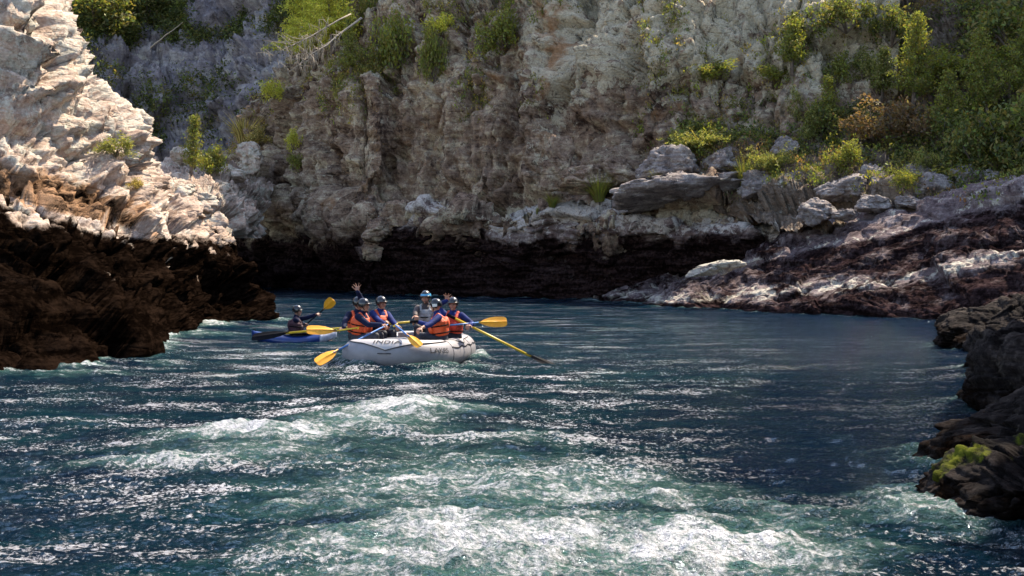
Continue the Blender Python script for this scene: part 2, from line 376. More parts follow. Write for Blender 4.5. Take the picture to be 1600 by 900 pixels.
sh = []
for px, D, lip in [(562, 82.5, 420), (570, 77.2, 415), (580, 75.6, 358), (600, 74.9, 335), (650, 73.7, 320), (710, 72.2, 326), (780, 70.6, 347), (822, 69.5, 338), (858, 68.4, 322), (905, 67.2, 332), (960, 65.8, 338), (1030, 64.2, 345), (1110, 62.6, 350), (1220, 61, 352), (1320, 60, 360)]:
    y0 = 400 + 4638 / D; hh = y0 - lip
    sh.append([(px, y0 + 25, D + .3), (px, y0, D + .25), (px, y0 - hh * .45, D + .25), (px, lip + hh * .22, D - .3), (px, lip + 5, D - .25), (px, lip, D + .5), (px, lip + 1, D + 2.4), (px, lip + 6, D + 6.5)])
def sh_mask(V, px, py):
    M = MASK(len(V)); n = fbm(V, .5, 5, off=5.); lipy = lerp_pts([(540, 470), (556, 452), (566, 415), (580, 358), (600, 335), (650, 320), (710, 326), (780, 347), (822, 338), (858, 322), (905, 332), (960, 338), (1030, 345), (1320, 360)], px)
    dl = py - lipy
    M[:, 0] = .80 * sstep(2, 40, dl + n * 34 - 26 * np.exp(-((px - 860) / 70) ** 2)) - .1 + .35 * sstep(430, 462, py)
    M[:, 0] += .6 * sstep(585, 565, px); M[:, 2] = 1.1 * sstep(34, 4, dl + n * 16) * sstep(572, 590, px) + .3 * np.exp(-((px - 850) / 60) ** 2) * sstep(75, 40, dl); M[:, 3] = .25 * sstep(20, 50, dl) * sstep(1000, 1100, px); return M  # pale lip colour stands in for sun on the shelf edge
shelf, HV, HN, HPX, HPY = surface('rock_shelf', sh, 240, 620, M_SHELF, lambda P: rocky(P, (.1, 0, 1), 1.5, .22, (3.4, 1.6), .42, .22, 27.) + .55 * fbm(P, .3, 2, off=33.), sh_mask)
tag(shelf, 'long bulging rock shelf with pale lip coloured as if sunlit, standing out of the river below the cliff', 'rock shelf', kind='structure')
# --- far cliff up the side canyon
fc = []
for px, D in [(-150, 120), (60, 126), (160, 130), (260, 132), (360, 130), (460, 124), (620, 118)]:
    fc.append([(px, 470, D - 6), (px, 420, D - 6), (px, 330, D - 2), (px, 240, D), (px, 190, D + 2), (px, 130, D + 3), (px, 40, D + 8), (px, -120, D + 16), (px, -260, D + 22), (px, -260, D + 60)])
def fc_mask(V, px, py):
    M = MASK(len(V))
    M[:, 1] = .35 * sstep(85, 30, py) * sstep(330, 200, px) + .22 * sstep(120, 60, py)
    M[:, 0] = .25 * sstep(150, 165, py)
    M[:, 2] = .45 * np.exp(-((py - 110) / 35) ** 2) - .1
    return M
far_cliff, FV, FN, FPX, FPY = surface('cliff', fc, 300, 420, M_FAR,
    lambda P: rocky(P, (-.1, 0, 1), 3., .8, (3.5, 4.), 1.5, .8, 7.), fc_mask)
tag(far_cliff, 'distant cliff coloured as if hazy, closing the side canyon at upper left', 'cliff', kind='structure')

gp = [[(px, 372, d), (px, 340, d), (px, 318, d + 3), (px, 292, d + 9), (px, 272, d + 18), (px, 262, d + 34)] for px, d in ((170, 66), (230, 66), (280, 67), (330, 70), (370, 76), (420, 84))]
def gp_mask(V, px, py):
    M = MASK(len(V)); M[:, 2] = .7 * sstep(270, 300, py); return M
gap, GV, GN, GPX, GPY = surface('rocky_bank', gp, 160, 220, M_LEFT, lambda P: rocky(P, (-.1, 0, 1), 1.2, .5, (2.2, 1.4), .7, .4, 22.), gp_mask)
tag(gap, 'pale rubble covered ledge filling the gap between left bank and ridge', 'rock bank', kind='structure')
# --- right strata shore
rs = []
for px, y0, D, yt, k in [(915, 471, 66, 470, 1), (965, 474, 63, 462, 2), (1050, 481, 57.6, 440, 4), (1150, 487, 53.5, 408, 6), (1250, 492, 50.7, 352, 8), (1350, 497, 48, 332, 9),
                         (1450, 503, 45.3, 312, 10), (1600, 512, 41.6, 285, 10), (1800, 525, 37.4, 240, 10), (2200, 540, 33.3, 180, 10)]:
    h = y0 - yt
    rs.append([(px, y0 + 30, D), (px, y0, D), (px, y0 - h * .2, D + k * .12), (px, y0 - h * .5, D + k * .45), (px, y0 - h * .85, D + k * .85), (px, yt, D + k), (px, yt - 4, D + k + 2.5), (px, yt + 20, D + k + 9)])
def rs_mask(V, px, py):
    M = MASK(len(V)); n = fbm(V, .6, 5, off=3.)
    line = lerp_pts([(940,470),(1050,470),(1250,452),(1400,440),(1600,395)], px)      # pale water-worn band
    band = np.exp(-((py - line + 14 * n) / 12) ** 2)
    line2 = lerp_pts([(1000,420),(1100,428),(1250,390),(1400,360),(1600,300)], px)
    b2 = np.exp(-((py - line2 + 5 * n) / 5) ** 2)
    M[:, 0] = .63 - .5 * band * sstep(-.35, .25, n) - .35 * b2 - .75 * sstep(50, 0, py - lerp_pts([(950,480),(1150,410),(1250,352),(1350,332),(1450,312),(1600,285)], px)) * sstep(1200, 1280, px) * .6
    M[:, 0] -= .12 * sstep(1230, 1150, px)
    M[:, 2] = .9 * band + .5 * b2 + .35 * sstep(40, 0, py - lerp_pts([(950,480),(1150,410),(1250,352),(1350,332),(1450,312),(1600,285)], px))
    M[:, 0] += .5 * sstep(.35, .05, V[:, 2])
    return M
shore, SV, SN, SPX, SPY = surface('rocky_shore', rs, 320, 620, M_RIGHT,
    lambda P: rocky(P, (-.25, -.12, 1), .8, .42, (3.6, .5), .16, .16, 12.), rs_mask)
tag(shore, 'dark banded bedrock slope rising to the right from the water', 'rock shore', kind='structure')

# --- vegetated slope on the right
vs = []
for px, pts in [(960, [(330,70),(310,70.5),(290,71),(270,72),(250,73.5),(255,80)]), (1060, [(320,66),(295,66.5),(260,67.2),(230,68.5),(185,71.5),(190,80)]),
                (1150, [(330,62),(290,63.5),(240,65),(190,68),(120,73),(120,84)]), (1250, [(365,57.5),(300,60.5),(240,63.5),(140,70),(30,77),(20,88)]),
                (1350, [(350,56),(300,58.5),(235,61.5),(120,69),(-30,77),(-170,86)]), (1470, [(330,54),(285,57),(235,60),(120,66),(-40,73),(-300,84)]),
                (1600, [(310,51),(270,54.5),(225,58),(120,62),(-60,67),(-420,75)]), (1850, [(280,46),(240,50),(200,54),(80,57),(-200,61),(-620,66)]),
                (2300, [(240,42),(200,45),(150,48),(0,50),(-300,53),(-800,58)])]:  # last columns rise out of view to cast shade on hillside and shore
    vs.append([(px, y, d) for y, d in pts] + [(px, pts[-1][0] + 10, pts[-1][1] + 40)])
def vs_mask(V, px, py):
    M = MASK(len(V)); n = fbm(V, .3, 4, off=13.)
    M[:, 1] = .25 + .4 * n; M[:, 2] = .2 * sstep(260, 300, py); return M
slope, VV, VN, VPX, VPY = surface('hillside', vs, 320, 500, M_SOIL,
    lambda P: rocky(P, (-.2, -.2, 1), 1.4, .5, (2.4, 1.6), .6, .8, 15.), vs_mask)
tag(slope, 'steep overgrown hillside above the right shore', 'hillside', kind='structure')

# --- near right wall, unseen beside the frame, steepened to shade rocks and water
nw = []
for x, y in [(3.3, 3), (5.0, 8.2), (5.9, 11.5), (6.8, 14.5), (7.9, 19), (9.5, 24.5), (12.3, 30.5), (15.0, 36), (17.5, 40), (30, 46)]:
    c = []
    for dx, z in [(-.3, -1), (0, .0), (.3, .8), (.6, 2), (.9, 4), (1.2, 6.5), (1.8, 9.5), (2.4, 12), (4.5, 13.5), (20, 14)]:
        z2 = z * (1 if y < 30 else .45 if y < 38 else .3)
        p = np.array([x + dx, y + dx * .15, z2]); v = p - CAM; d = v @ FWD; c.append((800 + F * (v @ RT) / d, 450 - F * (v @ UP) / d, d))
    nw.append(c)
def nw_mask(V, px, py):
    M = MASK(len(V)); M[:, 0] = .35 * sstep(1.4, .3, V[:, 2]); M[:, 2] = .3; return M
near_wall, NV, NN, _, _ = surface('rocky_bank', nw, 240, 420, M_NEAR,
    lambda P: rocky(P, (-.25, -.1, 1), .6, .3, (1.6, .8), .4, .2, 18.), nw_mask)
tag(near_wall, 'unseen dark rock bank beyond the right edge, shaped to shade the rocks and river', 'rock bank', kind='structure')

# ------------------------------------------------------------------ boulders
_ico = None
def sphere_grid(nu, nv):
    th = np.linspace(0.001, math.pi - .001, nv); ph = np.linspace(0, 2 * math.pi, nu, endpoint=False)
    T, Pp = np.meshgrid(th, ph, indexing='ij')
    V = np.stack([np.sin(T) * np.cos(Pp), np.sin(T) * np.sin(Pp), np.cos(T)], -1).reshape(-1, 3)
    i = np.arange(nu * nv).reshape(nv, nu)
    j = np.roll(i, -1, axis=1)
    f = np.stack([i[:-1], i[1:], j[1:], j[:-1]], -1).reshape(-1, 4)
    return V, f
def boulder(name, c, r, rot=0, tilt=(0, 0), mat=None, seed=0., res=90, sq=.55, bed=(0.1, 0, 1), thick=.6, A=.06, B=.15, C=.14, blocks=None, maskf=None, facets=9):
    V, f = sphere_grid(res, int(res * .6))
    # chop with random planes into an angular block
    rg = np.random.default_rng(int(seed * 10) + 5)
    n = rg.normal(size=(facets, 3)); n /= np.linalg.norm(n, axis=1)[:, None]; h = rg.uniform(.62, .86, facets)
    e = 2 / (2 - sq * 1.2)
    U = V / (np.abs(V) ** (2 + 2.5 * sq)).sum(1)[:, None] ** (1 / (2 + 2.5 * sq))
    rr = np.ones(len(U))
    dots = V @ n.T; lim = np.where(dots > .05, h / np.maximum(dots, .05), 9).min(1)
    L = np.linalg.norm(U, axis=1); k = 14.
    s = (L ** -k + lim ** -k) ** (-1 / k)
    U = V * s[:, None]
    r = np.array(r, float); U = U * r
    M = Matrix.Rotation(rot, 3, 'Z') @ Matrix.Rotation(tilt[0], 3, 'X') @ Matrix.Rotation(tilt[1], 3, 'Y')
    U = U @ np.array(M).T
    Pw = U + np.array(c)
    N = U / (np.linalg.norm(U, axis=1)[:, None])
    sc = r.mean()
    d = rocky(Pw / sc * 1.2, bed, thick, A, blocks or (.9, .6), B, C, seed) * sc
    V2 = U + N * d[:, None]
    mk = MASK(len(V2)); mk[:, 2] = .2
    if maskf is not None: mk = maskf(V2 + np.array(c))
    o = mesh_np(name, V2, f, mat or M_BOUL, True, None, {'mask': mk}); o.location = tuple(map(float, c))
    return o
bspec = [  # px, py, w, h (px), depth, label
 (1050, 262, 120, 52, 65.5, 'big rounded grey boulder tilted on the ledge left of the bright fern'),
 (1130, 255, 62, 40, 64.8, 'squarish grey block wedged right of the big rounded boulder'),
 (1128, 280, 70, 18, 63.5, 'thin flat brown slab under the squarish block'),
 (1065, 300, 200, 42, 63., 'long lichen spotted boulder along the lip of the overhang'),
 (1185, 290, 72, 44, 62.2, 'pale knobbly boulder at the right end of the overhang lip'),
 (1245, 288, 76, 42, 61.5, 'dark cracked block beside the knobbly boulder'),
 (872, 262, 46, 88, 68.0, 'narrow tan block standing at the foot of the pale buttress'),
 (915, 282, 90, 40, 67., 'blue grey boulder at the foot of the cliff left of the ledge'),
 (960, 268, 70, 46, 67.6, 'mossy dark boulder against the cliff foot above the ledge'),
 (1228, 232, 44, 34, 63.5, 'angular boulder between the two bright ferns up the slope'),
 (1278, 332, 58, 36, 56.5, 'pale grey rounded boulder at the left end of the rubble'),
 (1322, 334, 40, 16, 56., 'small flat grey stone right of the pale rounded boulder'),
 (1318, 296, 80, 42, 58.5, 'wide speckled boulder topping the rubble pile'),
 (1362, 276, 48, 34, 59.5, 'whitish grey boulder behind the speckled one'),
 (1376, 298, 36, 42, 58., 'upright pinkish boulder in the middle of the rubble'),
 (1366, 320, 64, 26, 56.5, 'flat layered slab leaning at the rubble foot'),
 (1420, 317, 44, 20, 56., 'low grey stone between rubble and striped bedrock'),
 (1457, 293, 62, 46, 56.5, 'pointed blue grey boulder leaning left below the shrubs'),
 (1500, 275, 42, 38, 57, 'tilted square grey boulder right of the pointed one'),
 (1534, 279, 44, 24, 56.5, 'low greenish boulder at the right end of the row'),
 (1445, 268, 50, 30, 58.5, 'dark boulder partly hidden by shrubs above the pointed one'),
 (268, 302, 66, 40, 62, 'bleached boulder in the gap beside the left bank'),
 (306, 318, 64, 32, 63, 'bleached low boulder filling the gap above the left bank'),
 (345, 300, 54, 34, 78, 'rounded pale boulder at the foot of the ridge'),
 (292, 245, 50, 26, 92, 'grey boulder below the small conifer'),
 (262, 262, 40, 18, 90, 'small grey stone left of the small conifer'),
 (392, 248, 44, 46, 90, 'grey block on the crest of the ridge below the golden bush'),
 (362, 272, 60, 26, 84, 'tan slab on the lower part of the ridge'),
 (590, 358, 46, 40, 74.2, 'round tan boulder bulging from the left end of the shelf'),
 (628, 340, 60, 42, 74.6, 'lichen crusted boulder capping the left end of the shelf'),
 (585, 388, 42, 38, 74.6, 'smooth brown boulder under the round tan one'),
]
for k, (px, py, w, h, d, lab) in enumerate(bspec):
    m = F / d; rx = w / 2 / m; rz = h / 2 / m
    c = W(px, py, d + rx * .35)
    o = boulder('boulder', c, (rx * 1.08, rx * .85 + .1, rz * 1.12), rot=random.uniform(-.3, .3), tilt=(random.uniform(-.15, .15), random.uniform(-.12, .12)), seed=k * 1.7 + 1, res=80,
                mat=M_LEFT if d > 60 and px < 400 else (M_BACK if px < 1000 else M_BOUL), maskf=(lambda V: (lambda mm: (mm.__setitem__((slice(None), 2), .8), mm)[1])(MASK(len(V)))) if px < 400 else None)
    tag(o, lab, 'boulder', 'boulders along the canyon ledges')
# pointed slab lying on the right spit
o = boulder('rock_slab', W(1122, 417, 55.5), (1.35, .5, .26), tilt=(.0, R(-14)), seed=3.3, mat=M_BOUL, facets=14, maskf=lambda V: (lambda mm: (mm.__setitem__((slice(None), 2), 1.), mm)[1])(MASK(len(V))))
tag(o, 'bright pointed slab of pale rock resting on the low dark spit', 'rock slab')
# foreground rocks on the right
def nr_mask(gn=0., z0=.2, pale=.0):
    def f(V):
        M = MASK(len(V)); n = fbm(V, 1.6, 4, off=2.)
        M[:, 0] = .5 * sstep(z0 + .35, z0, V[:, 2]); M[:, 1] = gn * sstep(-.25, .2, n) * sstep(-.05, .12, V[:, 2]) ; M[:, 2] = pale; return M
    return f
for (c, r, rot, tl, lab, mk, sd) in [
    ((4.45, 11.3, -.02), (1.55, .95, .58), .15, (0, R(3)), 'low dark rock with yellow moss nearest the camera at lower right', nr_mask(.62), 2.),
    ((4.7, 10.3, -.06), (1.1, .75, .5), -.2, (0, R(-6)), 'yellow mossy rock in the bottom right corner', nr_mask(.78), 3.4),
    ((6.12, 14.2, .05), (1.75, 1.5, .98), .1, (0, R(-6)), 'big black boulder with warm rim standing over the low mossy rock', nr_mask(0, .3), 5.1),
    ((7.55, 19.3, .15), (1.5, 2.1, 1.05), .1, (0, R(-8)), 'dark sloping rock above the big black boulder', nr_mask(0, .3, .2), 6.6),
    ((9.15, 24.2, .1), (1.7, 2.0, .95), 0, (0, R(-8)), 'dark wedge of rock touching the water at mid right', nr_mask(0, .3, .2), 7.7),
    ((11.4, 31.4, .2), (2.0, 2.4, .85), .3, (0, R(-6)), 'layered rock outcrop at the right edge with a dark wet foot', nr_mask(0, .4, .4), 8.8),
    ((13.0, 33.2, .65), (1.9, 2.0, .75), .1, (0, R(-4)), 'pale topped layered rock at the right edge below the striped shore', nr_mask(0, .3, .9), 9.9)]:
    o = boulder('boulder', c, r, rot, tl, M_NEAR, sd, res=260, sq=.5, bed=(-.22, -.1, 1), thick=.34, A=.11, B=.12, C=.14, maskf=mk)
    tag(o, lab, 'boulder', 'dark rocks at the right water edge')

# ------------------------------------------------------------------ river
ys = [-60, -25, -8, 0, 3, 5, 6.2]
yy = 7.0
while yy < 135: ys.append(yy); yy += max(.022, yy * yy / (F * 2.11) * 1.25)
ys += [150, 180, 230]
ys = np.array(ys); tt = np.concatenate([np.linspace(-2.2, -.45, 40, endpoint=False), np.linspace(-.45, .45, 720), np.linspace(.45, 2.2, 41)[1:]])
Y, T = np.meshgrid(ys, tt, indexing='ij'); X = T * np.maximum(np.abs(Y), 7.0)
P = np.stack([X, Y, X * 0], -1).reshape(-1, 3)
wpx, wpy = proj(P)
def blob(px, py, rx, ry, a=1., rot=0.):
    c = onwater(px, py); e = onwater(px + rx, py); t1 = onwater(px, py - ry); ax = abs(e[0] - c[0]); ay = abs(t1[1] - c[1])
    u = (P[:, 0] - c[0]) / ax; v = (P[:, 1] - c[1]) / ay
    u2 = u; v2 = v - rot * u
    return a * np.exp(-(u2 * u2 + v2 * v2))
cell = .12; nxg, nyg = 700, 900
occ = np.zeros((nxg, nyg))
RB = [o for o in COL.objects if o.name.startswith('boulder') and o.get('group', '').startswith('dark rocks')]
pts_ = [LV, SV, NV, HV, BV]
for o in RB:
    co = np.empty(len(o.data.vertices) * 3, np.float32); o.data.vertices.foreach_get('co', co); pts_.append(co.reshape(-1, 3) + np.array(o.location))
for Q_ in pts_:
    m_ = np.abs(Q_[:, 2]) < .10; ix = ((Q_[m_, 0] + 35) / cell).astype(int); iy = (Q_[m_, 1] / cell).astype(int)
    k_ = (ix >= 0) & (ix < nxg) & (iy >= 0) & (iy < nyg); occ[ix[k_], iy[k_]] = 1
lap = occ.copy()
for it in range(5):
    q_ = lap * .80
    lap = np.maximum(lap, np.maximum(np.maximum(np.roll(q_, 1, 0), np.roll(q_, -1, 0)), np.maximum(np.roll(q_, 1, 1), np.roll(q_, -1, 1))))
ix = np.clip(((P[:, 0] + 35) / cell).astype(int), 0, nxg - 1); iy = np.clip((P[:, 1] / cell).astype(int), 0, nyg - 1)
lapf = lap[ix, iy] * (P[:, 1] > 1) * (.35 + .5 * sstep(-.2, .3, fbm(P, .5, 3, off=90.)) * sstep(1.0, -.5, P[:, 0] * .08)) 
rx_, ry_ = P[:, 0] + 1.95, P[:, 1] - 28.1; cx_ = rx_ * math.cos(.19) - ry_ * math.sin(.19) * 1.; cy_ = rx_ * math.sin(.19) + ry_ * math.cos(.19)
rd = ((np.abs(cx_) / 1.25) ** 2.6 + (np.abs(cy_) / 1.95) ** 2.6) ** (1 / 2.6)
lapf = np.maximum(lapf, .75 * np.exp(-((rd - 1.0) / .14) ** 2) * sstep(-.4, .2, fbm(P, .9, 3, off=91.)))
foam = lapf
for b in [(760, 890, 420, 70, .72), (1100, 895, 300, 50, .85), (560, 800, 260, 20, .45), (760, 700, 300, 30, .35), (960, 800, 200, 14, .6, -.25), (680, 830, 120, 20, .6), (840, 760, 200, 10, .4), (700, 850, 300, 50, .35), (620, 880, 60, 10, .5), (1060, 850, 140, 16, .5), (640, 650, 140, 18, .85), (560, 668, 140, 16, .65), (400, 692, 190, 16, .75), (250, 735, 190, 14, .6), (760, 770, 400, 50, .6), (420, 720, 280, 30, .5), (900, 840, 420, 50, .5), (1050, 790, 200, 24, .5), (620, 690, 240, 24, .45), (480, 745, 60, 8, .3),
          (320, 745, 120, 10, .35), (820, 690, 130, 12, .42), (560, 730, 200, 20, .26), (900, 770, 260, 10, .4, -.3), (1180, 815, 180, 10, .62, -.5), (450, 805, 60, 7, .62), (540, 850, 200, 20, .4), (830, 730, 200, 26, .22),
          (130, 770, 160, 10, .2), (90, 665, 90, 5, .32), (300, 620, 160, 5, .3), (120, 590, 130, 5, .5), (240, 570, 60, 4, .55), (330, 525, 60, 4, .5), (440, 590, 90, 4, .35), (560, 592, 80, 4, .4), (700, 585, 60, 4, .55), (745, 575, 26, 5, .6), (520, 560, 24, 6, .45),
          (900, 620, 160, 8, .18), (1100, 600, 120, 6, .1), (690, 640, 60, 6, .4), (1240, 840, 160, 16, .5, -.3), (1350, 880, 160, 20, .5), (1430, 800, 40, 16, .45), (1330, 690, 60, 4, .25), (450, 500, 90, 3, .35), (430, 512, 60, 3, .4), (650, 470, 300, 2.5, .28), (1150, 520, 80, 2, .15)]:
    foam = np.maximum(foam, blob(*b)) + .15 * np.minimum(foam, blob(*b))
g = sstep(480, 700, wpy); rapid = np.clip(foam, 0, 1)
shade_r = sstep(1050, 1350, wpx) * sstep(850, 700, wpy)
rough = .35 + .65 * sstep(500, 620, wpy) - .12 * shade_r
h = .10 * fbm(P * np.array([.55, 1., 1]), .9, 4, .5, off=1.) * rough + .05 * fbm(P * np.array([.6, 1, 1]), 2.7, 3, .55, True, off=2.) * rough
h = h + rapid * (.22 * fbm(P * np.array([.7, 1, 1]), 1.1, 5, .55, True, off=4.) + .05 * fbm(P, 6., 3, .6, off=5.)) * sstep(4, 8, np.abs(P[:, 1]) )
h = h + .10 * rapid + .014 * fbm(P, 9., 3, .6, off=7.) * rough
h = h * sstep(120, 60, P[:, 1])
P[:, 2] = h - .02
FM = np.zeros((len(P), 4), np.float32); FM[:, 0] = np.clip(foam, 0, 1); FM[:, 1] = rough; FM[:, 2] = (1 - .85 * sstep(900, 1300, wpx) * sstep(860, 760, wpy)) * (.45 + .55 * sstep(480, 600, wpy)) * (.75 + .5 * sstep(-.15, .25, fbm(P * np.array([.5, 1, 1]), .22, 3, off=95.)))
t = NT('river_water'); Q = t.pos(scale=(.6, 1, 1)); Q1 = t.pos()
fo, ro, hh, _ = t.attr('foam')
big = t.noise(Q, 1.1, 6, .6, .4); mid = t.noise(Q, 4.5, 7, .68, .6); fine = t.noise(Q1, 22, 5, .7, .3); vf = t.vor(t.pos(scale=(1, .8, 1)), 16)
sm = t.math('ADD', t.math('MULTIPLY', mid, .55), t.math('MULTIPLY', fine, .45))
fd = t.math('ADD', fo, t.math('MULTIPLY', t.math('SUBTRACT', big, .5), .6))
# bubbles under the surface, then foam streaks, then flecks: foam plus painted sun sparkle
thin = t.ramp(t.math('ADD', fd, t.math('MULTIPLY', t.math('SUBTRACT', mid, .5), .6)), .18, .95)
deep = t.mix(t.ramp(big, .3, .7), (.0001, .0052, .0145), (.0004, .019, .024))
deep = t.mix(t.math('MULTIPLY', t.math('SUBTRACT', 1., hh), .9), deep, (.0003, .0030, .0115))  # right-hand water painted darker, bank shade put into its colour
col = t.mix(t.math('MULTIPLY', thin, .8), deep, (.10, .21, .165))
fk = t.math('ADD', t.math('MULTIPLY', fd, .30), sm)
hard = t.ramp(fk, .64, .82)
fleck = t.ramp(t.math('ADD', t.math('MULTIPLY', t.noise(t.pos(scale=(.45, 1, 1)), 1.0, 4, .6), .5), t.math('ADD', t.math('MULTIPLY', mid, .3), t.math('MULTIPLY', fine, .6))), .745, .80)
hard = t.math('MAXIMUM', hard, t.math('MULTIPLY', fleck, t.math('MULTIPLY', t.math('MULTIPLY', ro, hh), .85)))
col = t.mix(hard, col, (.56, .53, .55))
hgt = t.math('ADD', t.math('MULTIPLY', t.noise(Q, 3.2, 5, .65, .5), 1.0), t.math('ADD', t.math('MULTIPLY', t.noise(Q1, 13, 4, .7), .45), t.math('MULTIPLY', t.noise(Q1, 45, 3, .7), .16)))
b1 = t.n('ShaderNodeBump'); t.l(hgt, b1.inputs['Height']); b1.inputs['Distance'].default_value = .2
t.l(t.math('ADD', .25, t.math('MULTIPLY', ro, .75)), b1.inputs['Strength'])
b2 = t.bump(t.math('ADD', hard, t.math('MULTIPLY', fine, .5)), .02, .8, b1.outputs[0])
dif = t.n('ShaderNodeBsdfDiffuse'); t.l(col, dif.inputs[0]); t.l(b2, dif.inputs['Normal'])
gl = t.n('ShaderNodeBsdfGlossy'); gl.inputs[0].default_value = (.72, .88, 1., 1); t.l(b2, gl.inputs['Normal']); t.l(t.math('ADD', .06, t.math('MULTIPLY', hard, .5)), gl.inputs['Roughness'])
fr = t.n('ShaderNodeFresnel'); fr.inputs[0].default_value = 1.33; t.l(b2, fr.inputs['Normal'])
mx = t.n('ShaderNodeMixShader'); t.l(t.math('MULTIPLY', fr.outputs[0], .44), mx.inputs[0]); t.l(dif.outputs[0], mx.inputs[1]); t.l(gl.outputs[0], mx.inputs[2]); t.l(mx.outputs[0], t.out.inputs[0])
river = mesh_np('river', P, grid_faces(len(ys), len(tt)), t.m, True, None, {'foam': FM})
tag(river, 'fast teal river with foam streaks and sun glints', 'river', kind='structure')
bed = mesh_np('riverbed', np.array([[-400, -120, -2.5], [400, -120, -2.5], [400, 500, -2.5], [-400, 500, -2.5]]), [[0, 1, 2, 3]], M_SOIL)
tag(bed, 'ground under the river and canyon', 'ground', kind='structure')

EXPO = 1.85
# ------------------------------------------------------------------ vegetation
LEAF = leaf_mat('leaf'); BARK = simple('bark', (.13, .10, .08), .9, .01, 30); DEADWOOD = simple('dead_wood', (.30, .25, .19), .9, .01, 30)
DK = (.07, .088, .028); OL = (.21, .185, .055); YG = (.26, .28, .045); BR = (.24, .14, .06); GO = (.42, .32, .09); MG = (.165, .20, .055); PG = (.13, .17, .07)
def leafcloud(C, size, tint, elong=1.8, droop=None, rg=RNG):
    n = len(C); a = rg.normal(size=(n, 3))
    if droop is not None: a = a * .45 + np.asarray(droop)
    a /= np.linalg.norm(a, axis=1)[:, None]; b = rg.normal(size=(n, 3)); b -= a * (a * b).sum(1)[:, None]; b /= np.linalg.norm(b, axis=1)[:, None]
    s = (size * rg.uniform(.6, 1.35, n))[:, None]; nn = np.cross(a, b)
    V = np.stack([C - a * s * elong * .5, C + b * s * .5 + nn * s * .15, C + a * s * elong * .5, C - b * s * .5 + nn * s * .15], 1).reshape(-1, 3)
    f = np.arange(4 * n).reshape(n, 4); T = np.repeat(np.concatenate([tint, np.ones((n, 1))], 1), 4, axis=0)
    return V, f, T
def tints(n, cols, wts=None, jit=.3, rg=RNG):
    c = np.array(cols)[rg.choice(len(cols), n, p=wts)]; return np.clip(c * rg.uniform(1 - jit, 1 + jit, (n, 1)) * rg.uniform(.9, 1.1, (n, 3)), 0.004, .8)
def join(parts):
    Vs, Fs, Ts, b = [], [], [], 0
    for V, f, T in parts: Vs.append(V); Fs.append(f + b); Ts.append(T); b += len(V)
    return np.concatenate(Vs), np.concatenate(Fs), np.concatenate(Ts)
def undergrowth(name, V, N, dens, n, per, size, spread, cols, label, wts=None, droop=None, out=.3):
    p = np.clip(dens, 0, None).astype(float); p /= p.sum(); idx = RNG.choice(len(V), n, p=p)
    c = V[idx] + N[idx] * RNG.uniform(0, out, (n, 1)); ct = tints(n, cols, wts, .35)
    # neighbouring clumps share a species
    C = np.repeat(c, per, axis=0) + RNG.normal(size=(n * per, 3)) * spread * np.repeat(RNG.uniform(.5, 1.3, (n, 1)), per, axis=0)
    T = np.repeat(ct, per, axis=0) * RNG.uniform(.75, 1.25, (n * per, 1))
    v, f, t_ = leafcloud(C, size, T, 2.0, droop)
    o = mesh_np(name, v, f, LEAF, False, None, {'tint': t_}); tag(o, label, 'undergrowth', kind='stuff'); return o
ar = lambda V: np.clip(1, 1, 1)
# area weights are even enough on the resampled sheets
nz = fbm(VV, .35, 4, off=40.); hid = (VPY < 330) & (VPX > 930) & (VPX < 1800) & (VPY > -60)
low = lerp_pts([(930, 235), (1050, 215), (1150, 235), (1300, 235), (1400, 250), (1480, 285), (1600, 285), (1800, 260)], VPX)
dn = hid * (sstep(-.35, .15, nz) * .85 + .1) * sstep(45, -15, VPY - low)
sp = fbm(VV, .22, 3, off=44.)
undergrowth('undergrowth', VV, VN, dn * sstep(.25, -.15, sp), 16000, 11, .085, .17, [DK, OL, MG, YG], 'dense green low bushes covering the right hillside', [.3, .3, .28, .12], out=.55)
undergrowth('dry_brush', VV, VN, dn * sstep(-.02, .3, sp), 11000, 10, .06, .16, [BR, (.24, .22, .08), GO, (.24, .17, .12)], 'brown and golden dry brush mixed over the right hillside', [.45, .25, .1, .2], droop=(0, 0, .9), out=.4)
nz = fbm(BV * np.array([1, 1, .3]), .45, 4, off=50.)
db = ((BPX > 480) & (BPX < 905) & (BPY < 205) & (BPY > -60)) * sstep(.02, .28, nz) * sstep(205, 120, BPY) + ((BPX > 1000) & (BPX < 1320) & (BPY < 240)) * sstep(-.05, .3, nz) * .5
undergrowth('hanging_moss', BV, BN, db, 8500, 11, .07, .15, [OL, YG, MG, GO], 'olive green moss and creepers hanging in streaks on the cliff', [.45, .2, .25, .1], droop=(0, 0, -.9), out=.35)
nz = fbm(BV, .5, 4, off=60.)
ridge = lerp_pts([(330, 285), (380, 232), (430, 170), (480, 90), (520, 20)], BPX)
db = ((BPX > 330) & (BPX < 560) & (BPY < 300)) * sstep(-.1, .25, nz) * np.exp(-((BPY - ridge) / 50.) ** 2) + ((BPX > 400) & (BPX < 700) & (BPY > 100) & (BPY < 235)) * sstep(.1, .4, nz) * .35
undergrowth('ridge_scrub', BV, BN, db, 2600, 10, .08, .16, [GO, OL, BR, YG], 'scattered golden scrub along the ridge left of the cliff', [.35, .3, .2, .15], out=.3)
nz = fbm(FV, .2, 4, off=66.)
df = ((FPX > 60) & (FPX < 500) & (FPY < 280) & (FPY > -60)) * (sstep(-.1, .2, nz) * sstep(90, 50, FPY + (FPX - 150) * .12) * 1.2 + .22 * sstep(0, .3, nz))
undergrowth('far_woodland', FV, FN, df, 7500, 11, .15, .38, [DK, MG, OL], 'dark green woodland clinging to the distant cliff', [.5, .3, .2], out=.9)
